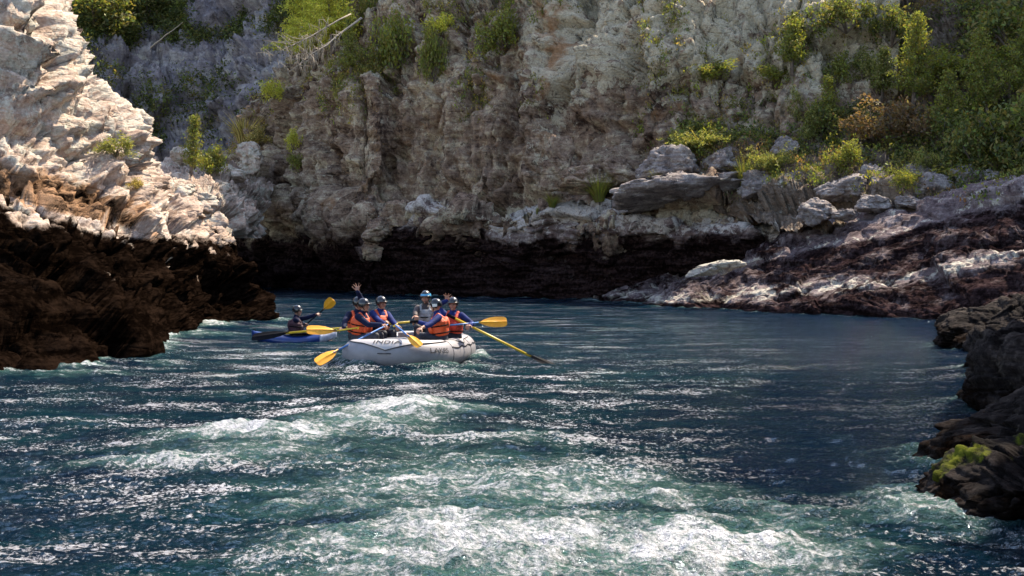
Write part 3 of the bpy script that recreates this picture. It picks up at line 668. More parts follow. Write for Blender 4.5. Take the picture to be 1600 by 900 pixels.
# ledge grass between the boulders
nz = fbm(VV, .8, 3, off=70.)
dg_ = ((VPX > 880) & (VPX < 1800)) * sstep(.0, .3, nz) * np.exp(-((VPY - low - 40) / 25) ** 2)
undergrowth('ledge_grass', VV, VN, dg_, 1300, 12, .05, .12, [MG, YG, OL], 'short green grass between the ledge boulders', [.4, .3, .3], droop=(0, 0, 1.2), out=.2)

def blades(n, rad, h, w, cols, bend=.8, seg=4, rg=RNG, wts=None):
    parts = []; T = tints(n, cols, wts, .3, rg)
    az = rg.uniform(0, 2 * math.pi, n); r0 = rad * .35 * np.sqrt(rg.random(n)); L = h * rg.uniform(.6, 1.15, n); bd = bend * rg.uniform(.3, 1.3, n)
    base = np.stack([np.cos(az) * r0, np.sin(az) * r0, np.zeros(n)], 1); o = np.stack([np.cos(az), np.sin(az), 0 * az], 1); side = np.stack([-np.sin(az), np.cos(az), 0 * az], 1)
    pts = []
    for k in range(seg + 1):
        t = k / seg; ang = t * bd * 1.2
        p = base + o * (L * t * np.sin(ang * .8 + .15))[:, None] + np.array([0, 0, 1]) * (L * t * np.cos(ang * .85))[:, None]
        ww = w * (1 - t ** 2 * .92) * .5
        pts += [p - side * ww, p + side * ww]
    V = np.stack(pts, 1); V = V.reshape(n, 2 * (seg + 1), 3)
    f = []
    b = np.arange(n)[:, None] * 2 * (seg + 1)
    for k in range(seg): f.append(b + np.array([2 * k, 2 * k + 1, 2 * k + 3, 2 * k + 2]))
    f = np.concatenate(f, 0); T4 = np.repeat(np.concatenate([T, np.ones((n, 1))], 1), 2 * (seg + 1), axis=0)
    return V.reshape(-1, 3), f, T4
def make_plant(kind, seed, cols, wts=None, h=1., w=1.):
    rg = np.random.default_rng(seed)
    root = empty(kind)
    mb = MB()
    if kind == 'shrub':
        nb = 9; C = []
        for i in range(nb):
            az = rg.uniform(0, 6.28); el = rg.uniform(.25, 1.4); L = h * rg.uniform(.6, 1.)
            d = np.array([math.cos(az) * math.cos(el) * w, math.sin(az) * math.cos(el) * w, math.sin(el)]); mid = d * L * .5 + rg.normal(size=3) * .05
            mb.tube([(0, 0, -.1), mid, d * L], [.022 * h, .014 * h, .005 * h], 5)
            for q in range(6):
                p = mid + (d * L - mid) * rg.uniform(0, 1.05) + rg.normal(size=3) * .13 * h
                C.append(p + rg.normal(size=(int(38), 3)) * .095 * h)
        C = np.concatenate(C); V, f, T = leafcloud(C, .05 * h ** .5, tints(len(C), cols, wts, .3, rg), 1.9, None, rg)
    elif kind in ('sapling', 'conifer'):
        mb.tube([(0, 0, -.2), (.02, 0, h * .3), (-.03, .02, h * .7), (0, 0, h)], [.045 * h ** .6, .035 * h ** .6, .02 * h ** .6, .006], 6)
        C = []
        nl = int(16 + h * 9)
        for i in range(nl):
            z = h * (.18 + .8 * (i / nl)); az = i * 2.4 + rg.uniform(-.4, .4); L = w * (1.02 - (z / h) ** 1.3) * rg.uniform(.55, 1.15) + .06
            up = .35 if kind == 'sapling' else -.05
            e = np.array([math.cos(az) * L, math.sin(az) * L, z + L * up]); s0 = np.array([0, 0, z])
            mb.tube([s0, (s0 + e) / 2 + [0, 0, -.02], e], [.012, .008, .003], 4)
            m = max(3, int(L / .09))
            for q in range(m):
                p = s0 + (e - s0) * (q + 1) / m * rg.uniform(.8, 1.05)
                C.append(p + rg.normal(size=(16, 3)) * np.array([.07, .07, .045]) * (1 + .3 * h ** .5))
        C = np.concatenate(C); V, f, T = leafcloud(C, .055, tints(len(C), cols, wts, .3, rg), 2.1, (0, 0, .3), rg)
    elif kind == 'fern':
        V, f, T = blades(90, .4 * w, h * 1.1, .035, cols, 1.1, 4, rg, wts)
        # leaflets along arching stems
        c = V.reshape(90, 10, 3); pts = (c[:, 2::2][:, :, :] + c[:, 3::2]) / 2; C = np.repeat(pts.reshape(-1, 3), 9, axis=0) + rg.normal(size=(pts.size // 3 * 9, 3)) * .05 * h
        V2, f2, T2 = leafcloud(C, .035, tints(len(C), cols, wts, .3, rg), 2.8, (0, 0, .5), rg)
        V, f, T = join([(V, f, T), (V2, f2, T2)]); mb.tube([(0, 0, -.1), (0, 0, .12 * h)], [.03, .02], 5)
    else:   # grass tuft
        V, f, T = blades(190, .5 * w, h, .022, cols, .75, 4, rg, wts); mb.tube([(0, 0, -.1), (0, 0, .08)], [.03, .02], 5)
    mesh_np({'grass_tuft': 'blades', 'fern': 'fronds'}.get(kind, 'foliage' if kind == 'shrub' else 'crown'), V, f, LEAF, False, root, {'tint': T})
    mb.obj({'grass_tuft': 'root', 'fern': 'stem', 'shrub': 'stem'}.get(kind, 'trunk'), BARK, root)
    return root
def copy_tree(o, parent=None):
    c = o.copy(); COL.objects.link(c)
    if parent: c.parent = parent
    for ch in list(o.children): copy_tree(ch, c)
    return c
def ground_at(px, py, sheets=None):
    best = None
    for V, N, X, Y2 in sheets:
        m = (np.abs(X - px) < 12) & (np.abs(Y2 - py) < 9)
        if m.any():
            i = np.where(m)[0]; d = (V[i] - CAM) @ FWD; q = i[np.argsort(((X[i] - px) ** 2 + (Y2[i] - py) ** 2) * .02 + d)][0]
            dq = (V[q] - CAM) @ FWD
            if best is None or dq < best[1]: best = (V[q], dq)
    return best
SHEETS = [(GV, GN, GPX, GPY), (VV, VN, VPX, VPY), (BV, BN, BPX, BPY), (SV, SN, SPX, SPY), (LV, LN, LPX, LPY), (FV, FN, FPX, FPY), (HV, HN, HPX, HPY)]
protos = {}
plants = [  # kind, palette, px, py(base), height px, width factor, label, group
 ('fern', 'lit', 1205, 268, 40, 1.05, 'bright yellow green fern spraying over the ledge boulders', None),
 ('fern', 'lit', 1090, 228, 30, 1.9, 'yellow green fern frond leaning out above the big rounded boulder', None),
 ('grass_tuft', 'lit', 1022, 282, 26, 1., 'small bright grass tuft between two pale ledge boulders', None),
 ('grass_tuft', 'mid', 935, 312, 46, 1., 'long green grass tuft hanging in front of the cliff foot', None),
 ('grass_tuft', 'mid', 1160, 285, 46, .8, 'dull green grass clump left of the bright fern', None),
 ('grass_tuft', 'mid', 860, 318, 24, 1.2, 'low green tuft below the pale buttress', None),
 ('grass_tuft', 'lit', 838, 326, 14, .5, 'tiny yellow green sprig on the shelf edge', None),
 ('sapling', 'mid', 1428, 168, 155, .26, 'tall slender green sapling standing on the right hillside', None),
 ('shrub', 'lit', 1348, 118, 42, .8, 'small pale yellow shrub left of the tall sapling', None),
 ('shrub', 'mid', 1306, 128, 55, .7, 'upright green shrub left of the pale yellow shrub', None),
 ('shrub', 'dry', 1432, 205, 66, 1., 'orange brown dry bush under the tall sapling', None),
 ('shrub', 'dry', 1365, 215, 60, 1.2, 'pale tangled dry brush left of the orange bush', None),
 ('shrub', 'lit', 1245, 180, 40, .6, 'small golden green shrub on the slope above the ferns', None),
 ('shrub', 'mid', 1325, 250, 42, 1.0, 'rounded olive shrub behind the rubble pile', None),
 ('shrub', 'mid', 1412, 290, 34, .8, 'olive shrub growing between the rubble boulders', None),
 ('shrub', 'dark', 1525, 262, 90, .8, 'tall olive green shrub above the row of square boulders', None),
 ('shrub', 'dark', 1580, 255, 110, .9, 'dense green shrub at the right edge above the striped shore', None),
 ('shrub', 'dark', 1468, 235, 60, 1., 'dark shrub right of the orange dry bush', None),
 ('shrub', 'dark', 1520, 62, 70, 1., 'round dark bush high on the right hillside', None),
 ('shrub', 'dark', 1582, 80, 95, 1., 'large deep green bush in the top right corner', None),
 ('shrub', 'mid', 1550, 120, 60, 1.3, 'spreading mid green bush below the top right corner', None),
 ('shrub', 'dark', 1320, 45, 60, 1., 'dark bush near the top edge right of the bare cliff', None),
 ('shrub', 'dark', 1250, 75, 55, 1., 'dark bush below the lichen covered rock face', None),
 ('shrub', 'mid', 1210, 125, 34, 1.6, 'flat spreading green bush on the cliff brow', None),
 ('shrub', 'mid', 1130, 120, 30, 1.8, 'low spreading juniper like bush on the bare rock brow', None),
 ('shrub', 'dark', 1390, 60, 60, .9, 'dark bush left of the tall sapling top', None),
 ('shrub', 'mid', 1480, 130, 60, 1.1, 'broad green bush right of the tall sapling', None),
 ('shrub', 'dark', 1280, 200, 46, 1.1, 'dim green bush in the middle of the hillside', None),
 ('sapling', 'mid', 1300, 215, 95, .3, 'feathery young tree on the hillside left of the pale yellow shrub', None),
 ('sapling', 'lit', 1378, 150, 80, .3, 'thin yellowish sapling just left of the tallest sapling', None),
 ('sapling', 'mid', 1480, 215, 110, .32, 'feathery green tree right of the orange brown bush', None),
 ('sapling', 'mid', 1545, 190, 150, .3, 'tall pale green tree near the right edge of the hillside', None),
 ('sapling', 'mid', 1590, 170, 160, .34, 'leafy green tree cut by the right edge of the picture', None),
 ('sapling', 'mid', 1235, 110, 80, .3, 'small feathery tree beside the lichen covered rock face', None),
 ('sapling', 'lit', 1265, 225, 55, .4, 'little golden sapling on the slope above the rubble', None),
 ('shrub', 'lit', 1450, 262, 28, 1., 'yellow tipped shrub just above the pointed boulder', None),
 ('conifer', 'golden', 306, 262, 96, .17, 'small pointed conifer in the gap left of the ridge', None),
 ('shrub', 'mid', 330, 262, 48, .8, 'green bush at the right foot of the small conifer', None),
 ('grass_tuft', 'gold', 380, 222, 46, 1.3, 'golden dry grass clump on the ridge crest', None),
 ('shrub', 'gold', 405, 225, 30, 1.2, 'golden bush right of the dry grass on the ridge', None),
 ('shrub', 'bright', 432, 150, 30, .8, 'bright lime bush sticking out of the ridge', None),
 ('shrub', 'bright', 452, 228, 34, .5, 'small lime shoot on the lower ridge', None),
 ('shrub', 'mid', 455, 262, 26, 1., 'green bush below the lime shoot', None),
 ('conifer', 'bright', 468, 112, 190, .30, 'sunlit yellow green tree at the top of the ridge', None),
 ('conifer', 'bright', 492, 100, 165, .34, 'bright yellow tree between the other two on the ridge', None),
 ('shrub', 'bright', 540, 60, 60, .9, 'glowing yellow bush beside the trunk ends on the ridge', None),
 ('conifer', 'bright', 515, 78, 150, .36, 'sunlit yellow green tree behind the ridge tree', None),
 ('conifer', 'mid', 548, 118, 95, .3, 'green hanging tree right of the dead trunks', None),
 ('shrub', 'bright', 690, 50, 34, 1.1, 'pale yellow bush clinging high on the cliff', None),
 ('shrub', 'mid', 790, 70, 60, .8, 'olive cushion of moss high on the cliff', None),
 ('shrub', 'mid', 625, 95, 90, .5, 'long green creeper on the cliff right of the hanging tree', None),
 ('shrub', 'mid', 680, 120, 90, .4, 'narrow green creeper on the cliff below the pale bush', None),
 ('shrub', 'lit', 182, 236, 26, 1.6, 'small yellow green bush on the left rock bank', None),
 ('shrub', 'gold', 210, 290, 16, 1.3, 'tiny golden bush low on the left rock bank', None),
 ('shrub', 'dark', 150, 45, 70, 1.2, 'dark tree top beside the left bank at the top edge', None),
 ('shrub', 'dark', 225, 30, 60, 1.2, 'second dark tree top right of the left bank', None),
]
PAL = {'lit': [(.24, .25, .07), (.32, .30, .11), (.16, .19, .05)], 'mid': [MG, OL, YG], 'dark': [DK, MG, OL], 'dry': [BR, (.22, .16, .08), (.20, .14, .10)], 'gold': [(.58, .44, .18), (.40, .32, .10), OL], 'golden': [(.16, .17, .03), OL, MG], 'bright': [(.66, .60, .10), (.54, .54, .09), (.36, .38, .06)]}
PNAME = {'shrub': 'shrub', 'sapling': 'sapling', 'conifer': 'conifer_tree', 'fern': 'fern', 'grass_tuft': 'grass_tuft'}
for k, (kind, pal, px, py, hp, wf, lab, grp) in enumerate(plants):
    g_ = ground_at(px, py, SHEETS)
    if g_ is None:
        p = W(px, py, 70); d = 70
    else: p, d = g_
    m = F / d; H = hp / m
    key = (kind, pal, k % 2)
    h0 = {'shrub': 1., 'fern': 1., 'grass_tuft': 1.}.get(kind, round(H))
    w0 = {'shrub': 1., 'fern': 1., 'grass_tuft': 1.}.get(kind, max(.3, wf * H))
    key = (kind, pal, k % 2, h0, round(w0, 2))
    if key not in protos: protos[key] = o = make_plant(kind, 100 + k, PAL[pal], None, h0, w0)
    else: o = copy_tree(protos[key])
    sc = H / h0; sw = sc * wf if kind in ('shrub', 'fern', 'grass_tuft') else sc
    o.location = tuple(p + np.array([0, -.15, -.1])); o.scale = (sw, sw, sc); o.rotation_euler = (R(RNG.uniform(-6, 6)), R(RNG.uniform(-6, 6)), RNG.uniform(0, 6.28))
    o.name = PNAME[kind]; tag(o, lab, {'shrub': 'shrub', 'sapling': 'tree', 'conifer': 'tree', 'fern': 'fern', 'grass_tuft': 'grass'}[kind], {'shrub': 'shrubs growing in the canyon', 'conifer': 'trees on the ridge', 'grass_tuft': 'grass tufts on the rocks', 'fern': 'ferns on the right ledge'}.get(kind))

# dead bleached trunks hanging off the ridge top
def dead_tree(pa, pb, da, db, rad, seed, label, nb=16, hang=.35):
    rg = np.random.default_rng(seed); a = W(*pa, da); b = W(*pb, db); L = np.linalg.norm(b - a)
    pts = [a + (b - a) * t + rg.normal(size=3) * .05 * L / 8 * (0 < t < 1) for t in np.linspace(0, 1, 7)]
    root = empty('dead_tree', b); small = nb < 10; mb = MB(); mb.tube([p - b for p in pts], [rad * (.3 + .7 * t) for t in np.linspace(0, 1, 7)], 7); mb.obj('trunk', DEADWOOD, root)
    for i in range(0 if small else nb):
        t = rg.uniform(.0, .8); p = a + (b - a) * t - b; s = rg.choice([-1, 1])
        d = np.array([rg.uniform(-1, .3), rg.uniform(-.6, .6), rg.uniform(-.9, .6)]); d /= np.linalg.norm(d); l = rg.uniform(.4, 1.3) * L * .16
        mb = MB()
        e = p + d * l; mb.tube([p, p + d * l * .5 + rg.normal(size=3) * .05, e], [rad * .35, rad * .25, rad * .12], 4)
        for q in range(4):
            s0 = p + d * l * rg.uniform(.2, 1); e2 = s0 + np.array([rg.uniform(-.15, .15), rg.uniform(-.1, .1), -rg.uniform(.1, 1) * hang]); mb.tube([s0, (s0 + e2) / 2 + [.03, 0, 0], e2], [rad * .16, rad * .12, rad * .06], 4)
        mb.obj('branch', DEADWOOD, root)
    tag(root, label, 'dead tree', 'dead trees fallen off the ridge')
dead_tree((452, 112), (565, 28), 77, 80, .07, 5, 'bleached dead trunk slanting up across the sunlit tree', 34, .9)
dead_tree((425, 88), (548, 22), 76.5, 80, .05, 6, 'thinner bleached dead trunk above the first one', 30, .9)
dead_tree((411, 63), (446, 68), 76.5, 77, .03, 8, 'short bare twig poking out left of the sunlit tree', 6, .7)
dead_tree((285, 35), (235, 75), 121, 122, .08, 9, 'grey dead branches lying on the distant cliff', 8, .3)
# ------------------------------------------------------------------ raft
def nrm(v): v = np.array(v, float); return v / (np.linalg.norm(v) + 1e-12)
HYP = simple('raft_rubber', (.22, .21, .225), .55, .002, 18, .12); PANEL = simple('raft_panel', (.38, .355, .355), .55, .002, 20, .08); TRIM = simple('raft_trim', (.05, .05, .06), .6)
INK = simple('black_lettering', (.015, .015, .018), .6); METAL = simple('frame_metal', (.35, .35, .37), .35, Metallic=.9)
YEL = simple('yellow_shaft', (.62, .42, .02), .4, var=.1); ORB = simple('orange_blade', (.80, .34, .01), .4, var=.1); BLUSH = simple('blue_shaft', (.05, .16, .42), .4, var=.1); BLK = simple('black_plastic', (.006, .006, .008), .8, Specular_IOR_Level=.08)
RC = np.array([-2.02, 28.05, 0.0]); RYAW = -R(11)
raft = empty('inflatable_raft', RC, RYAW)
cr, sr = math.cos(RYAW), math.sin(RYAW)
def L2W(p): return np.array([RC[0] + p[0] * cr - p[1] * sr, RC[1] + p[0] * sr + p[1] * cr, RC[2] + p[2]])
HA, HB, TR = 1.63, .91, .272
def cpath(n):
    out = []
    for i in range(n):
        t = 2 * math.pi * i / n - math.pi / 2
        c, s = math.cos(t), math.sin(t); e = 2 / 2.9
        x = HB * math.copysign(abs(c) ** e, c); y = HA * math.copysign(abs(s) ** e, s)
        out.append((x, y,   .215 + .05 * (abs(y) / HA) ** 3.5))
    return np.array(out)
CP = cpath(1200); CL = np.concatenate([[0], np.cumsum(np.linalg.norm(np.diff(np.vstack([CP, CP[:1]]), axis=0), axis=1))]); CT = CL[-1]
def tp(s, phi, dr=0.):
    """point on the main tube: s metres along it from the bow (+ to the right), phi 0 = outward, 90 = top"""
    s = s % CT; i = np.searchsorted(CL, s) - 1; i = max(0, min(i, 1199)); f = (s - CL[i]) / (CL[i + 1] - CL[i])
    a = CP[i]; b = CP[(i + 1) % 1200]; p = a + (b - a) * f
    k = 14; tg = nrm(CP[(i + k) % 1200] - CP[(i - k) % 1200]); out = nrm(np.cross(tg, [0, 0, 1])); up = np.cross(out, tg); up = up if up[2] > 0 else -up
    return p + (TR + dr) * (math.cos(phi) * out + math.sin(phi) * up)
mb = MB(); nS = 160; rr = [[tp(CT * i / nS, 2 * math.pi * j / 28) for j in range(28)] for i in range(nS)]; rr.append(rr[0]); mb.rings(rr, cap=False)
tube = mb.obj('tube', HYP, raft)
# seams round the tube
mb = MB()
for s in (1.25, -1.25, 2.4, -2.4, 3.3):
    MB().tube([tp(s, 2 * math.pi * j / 24, .002) for j in range(25)], .006, 5).obj('seam', TRIM, tube)
mb = MB()
def patch(ss, lo, hi, dr, nphi=14):
    m = MB(); rows = [[tp(s, lo(s) + (hi(s) - lo(s)) * j / nphi, dr) for j in range(nphi + 1)] for s in ss]
    n = nphi + 1; vs = [p for r in rows for p in r]; m.add(vs, [(i * n + j, i * n + j + 1, (i + 1) * n + j + 1, (i + 1) * n + j) for i in range(len(rows) - 1) for j in range(nphi)]); return m
plo = lambda s: R(lerp_pts([(-1.25, 62), (-.98, 66), (-.42, 50), (0.0, 18), (.42, 48), (.95, 60), (1.25, 66)], s - .02))
ss = np.linspace(-1.2, 1.2, 90)
patch(ss, plo, lambda s: R(150), .006).obj('bow_panel', PANEL, raft)
mb = MB(); mb.tube([tp(s, plo(s), .010) for s in ss], .011, 6); mb.obj('panel_edge', TRIM, raft)
# side wear panel on the right
p2 = lambda s: R(lerp_pts([(1.7, 62), (2.0, 40), (2.3, 62), (2.9, 66)], s))
ss2 = np.linspace(1.7, 2.9, 50); patch(ss2, p2, lambda s: R(145), .006).obj('side_panel', PANEL, raft)
mb = MB(); mb.tube([tp(s, p2(s), .010) for s in ss2], .010, 6); mb.obj('panel_edge', TRIM, raft)
def lettering(txt, s0, phi0, size, shear=0., sx=1.25):
    c = bpy.data.curves.new('t', 'FONT'); c.body = txt; c.size = size; c.align_x = 'CENTER'; c.shear = shear; c.space_character = 1.08; c.offset = size * .012
    o = bpy.data.objects.new('t', c); COL.objects.link(o); bpy.context.view_layer.update()
    me = bpy.data.meshes.new_from_object(o.evaluated_get(bpy.context.evaluated_depsgraph_get())); bpy.data.objects.remove(o)
    import bmesh
    bm = bmesh.new(); bm.from_mesh(me); bmesh.ops.subdivide_edges(bm, edges=[e for e in bm.edges if e.calc_length() > size * .25], cuts=2); bmesh.ops.triangulate(bm, faces=bm.faces[:])
    for v in bm.verts:
        q = tp(s0 + v.co.x * sx, phi0 + (v.co.y) / TR, .013); v.co = Vector(q)
    bm.to_mesh(me); bm.free(); me.materials.clear(); me.materials.append(INK); me.name = 'lettering'
    o = bpy.data.objects.new('lettering', me); COL.objects.link(o); o.parent = raft
def serifs(*a): pass
lettering('INDIA', .02, R(48), .135, 0, 1.3)
lettering('LAKES', .86, R(10), .13, 0, 1.05)
lettering('LAKES', -.92, R(20), .10, .3, 1.1)
# handle, valves, floor, thwarts, bow rope
mb = MB(); mb.tube([tp(.0, R(12), .03)] + [tp(s, R(4), .035) for s in (-.0, .0)], .02, 6)
mb = MB(); mb.tube([tp(s, R(6), .004 + .03 * math.sin((s + .12) / .24 * math.pi)) for s in np.linspace(-.12, .12, 9)], .012, 6); mb.obj('carry_handle', TRIM, raft)
mb = MB()
pts = []
for i in range(90):
    s = 1.25 + i * (CT - 2.5) / 89; pts.append(tp(s, R(32 - 6 * abs(math.sin(i * .45))), .012))
mb.tube(pts, .009, 5); mb.obj('grab_line', BLK, raft)
mb = MB()
vs = [(CP[i][0] * .9, CP[i][1] * .93, .05) for i in range(0, 1200, 20)]; mb.rings([[(x, y, z - .06) for x, y, z in vs], vs]); mb.obj('floor', HYP, raft)
for y in (-.75, .55):
    mb = MB(); mb.capsule((-.7, y, .22), (.7, y, .22), .17, .17, 18); mb.obj('thwart', HYP, raft)
mb = MB()
for a, b in [((-.95, -.05, .45), (.95, -.05, .45)), ((-.95, .85, .45), (.95, .85, .45)), ((-.9, -.05, .45), (-.9, .85, .45)), ((.9, -.05, .45), (.9, .85, .45))]: mb.tube([a, b], .022, 8)
mb.obj('rowing_frame', METAL, raft)
OL_ = {}
for sx in (-1, 1):
    mb = MB(); b = (sx * .97, .25, .44); mb.tube([b, (b[0], b[1], .66)], .014, 8); mb.tube([(b[0] - .04, b[1], .74), (b[0] - .05, b[1], .69), (b[0], b[1], .655), (b[0] + .05, b[1], .69), (b[0] + .04, b[1], .74)], .010, 6)
    mb.tube([(b[0] - sx * .09, b[1], .47), b], .02, 6); mb.obj('oarlock', METAL, raft); OL_[sx] = L2W((b[0], b[1], .69))
# seat box for the rower, bow ropes
mb = MB(); mb.box((0, .62, .40), (.38, .24, .17)); o = mb.obj('cooler_seat', PANEL, raft, smooth=False); bv = o.modifiers.new('b', 'BEVEL'); bv.width = .03; bv.segments = 3
mb = MB()
for k in range(3):
    mb.tube([(-.55 + .03 * k, -1.15 + .05 * k, .43), (-.2, -1.05 + .05 * k, .475 + .02 * k), (.15, -1.0, .50 + .015 * k), (.42, -.95, .45)], .016, 6)
mb.obj('bow_rope', PANEL, raft)
tag(raft, 'pale grey inflatable raft carrying six people, its bow panel lettered INDIA', 'raft')

# ------------------------------------------------------------------ paddles and oars
def blade(mb, a, d, n, L, w, th=.012):
    """a = neck, d = direction, n = face normal"""
    a = np.array(a); d = nrm(d); n = nrm(np.array(n) - d * (np.dot(n, d))); s = np.cross(d, n)
    prof = [(0, .10), (.06, .16), (.2, .55), (.38, .86), (.6, 1.), (.85, .96), (.95, .85), (1., .55)]
    top, bot = [], []; rings = []
    for t, q in prof:
        hw = w * .5 * q; cc = a + d * L * t
        tk = th * (1.6 - t)
        rings.append([cc + s * hw, cc + s * hw * .4 + n * tk * .6, cc + n * tk * 1.6, cc - s * hw * .4 + n * tk * .6, cc - s * hw, cc - s * hw * .4 - n * tk * .6, cc - n * tk * 1.6, cc + s * hw * .4 - n * tk * .6])
    mb.rings(rings); return mb
def paddle(name, grip, neck, tip, n, w, sm, bm_, label, cat, grp=None, gripm=None, rad=.016, tgrip=True, ridge=None):
    grip, neck, tip = [np.array(x, float) for x in (grip, neck, tip)]
    root = empty(name, grip); o = grip
    d = nrm(neck - grip)
    MB().tube([grip - o, neck + d * .12 - o], rad, 10).obj('shaft', sm, root)
    b = MB(); blade(b, neck - o, tip - neck, n, np.linalg.norm(tip - neck), w); bo = b.obj('blade', bm_, root, smooth=False)
    dd = nrm(tip - neck); nn = nrm(np.array(n) - dd * np.dot(n, dd)); LL = np.linalg.norm(tip - neck)
    rb = MB()
    for sgn in (-1, 1): rb.tube([neck - o + nn * sgn * .022, neck - o + dd * LL * .45 + nn * sgn * .017, neck - o + dd * LL * .8 + nn * sgn * .012], [.011, .009, .004], 6)
    rb.obj('spine', ridge or sm, bo)
    s = np.cross(d, nn)
    if tgrip: MB().tube([-s * .055 , s * .055], .016, 8).obj('grip', gripm or bm_, root)
    else: MB().tube([-d * .02, d * .16], rad * 1.35, 8).obj('grip', gripm or BLK, root)
    tag(root, label, cat, grp); return root
TOC = lambda p: nrm(CAM - np.array(p))

# ------------------------------------------------------------------ people
SKIN = simple('skin', (.33, .165, .11), .55, var=.12, Subsurface_Weight=0.0); NAVY = simple('navy_jacket', (.006, .010, .036), .8, .006, 24, .4, Specular_IOR_Level=.15); BLUEJ = simple('blue_jacket', (.010, .022, .12), .75, .006, 24, .4, Specular_IOR_Level=.15)
ORV = simple('orange_vest', (.62, .075, .012), .6, .006, 25, .2); REDV = simple('red_vest', (.50, .045, .02), .6, .006, 25, .2); GRYV = simple('grey_vest', (.28, .27, .27), .6, .006, 25, .2); BROWNJ = simple('dark_brown_jacket', (.03, .018, .018), .7, .004, 30, .3)
HELM = simple('black_helmet', (.012, .011, .012), .25, var=.15, Coat_Weight=.4); HELB = simple('blue_helmet_band', (.08, .35, .60), .25, var=.1); WHT = simple('white_label', (.6, .6, .58), .5); TROU = simple('dark_trousers', (.015, .017, .03), .7, .004, 30, .3)
EYE = simple('eye_dark', (.02, .015, .012), .2); LIP = simple('lip', (.30, .10, .08), .5); SHORTS_SKIN = SKIN
def ik(S, T, l1, l2, pole):
    S = np.array(S, float); T = np.array(T, float); v = T - S; d = np.linalg.norm(v); d2 = min(d, (l1 + l2) * .995); T = S + v / d * d2; u = v / d
    a = (l1 * l1 - l2 * l2 + d2 * d2) / (2 * d2); h = math.sqrt(max(0, l1 * l1 - a * a)); p = np.array(pole, float); p = nrm(p - u * (p @ u)); return S + u * a + p * h, T
def hand(mb, w, d, pn_, side, curl=.25, spread=.12, s=1.0):
    """w wrist, d finger direction, pn_ palm normal, side = +1/-1 thumb side"""
    d = nrm(d); pn_ = nrm(np.array(pn_) - d * np.dot(pn_, d)); t = np.cross(d, pn_) * side
    w = np.array(w)
    for k in np.linspace(-1, 1, 4):
        mb.capsule(w + t * k * .018 * s, w + d * .088 * s + t * k * .031 * s, .017 * s, .014 * s, 8)
    for i, (off, L) in enumerate(((.034, .072), (.012, .082), (-.012, .076), (-.034, .060))):
        a = w + d * .090 * s + t * off * s; f = nrm(d + t * spread * off / .034)
        for j, q in enumerate((.45, .32, .26)):
            ang = curl * (1.1 + .3 * j) * 1.15
            f = nrm(f * math.cos(ang) + pn_ * math.sin(ang)); b = a + f * L * q * s * 1.05
            mb.capsule(a, b, (.0105 - .001 * j) * s, (.0098 - .001 * j) * s, 8); a = b
    a = w + d * .025 * s + t * .026 * s; f = nrm(d * .75 + t * .85 + pn_ * .25)
    for L in (.045, .034, .028):
        b = a + f * L * s; mb.capsule(a, b, .0125 * s, .011 * s, 8); a = b; f = nrm(f * math.cos(curl * .5) + (d * .5 + pn_ * .6) * math.sin(curl * .5 + .1))
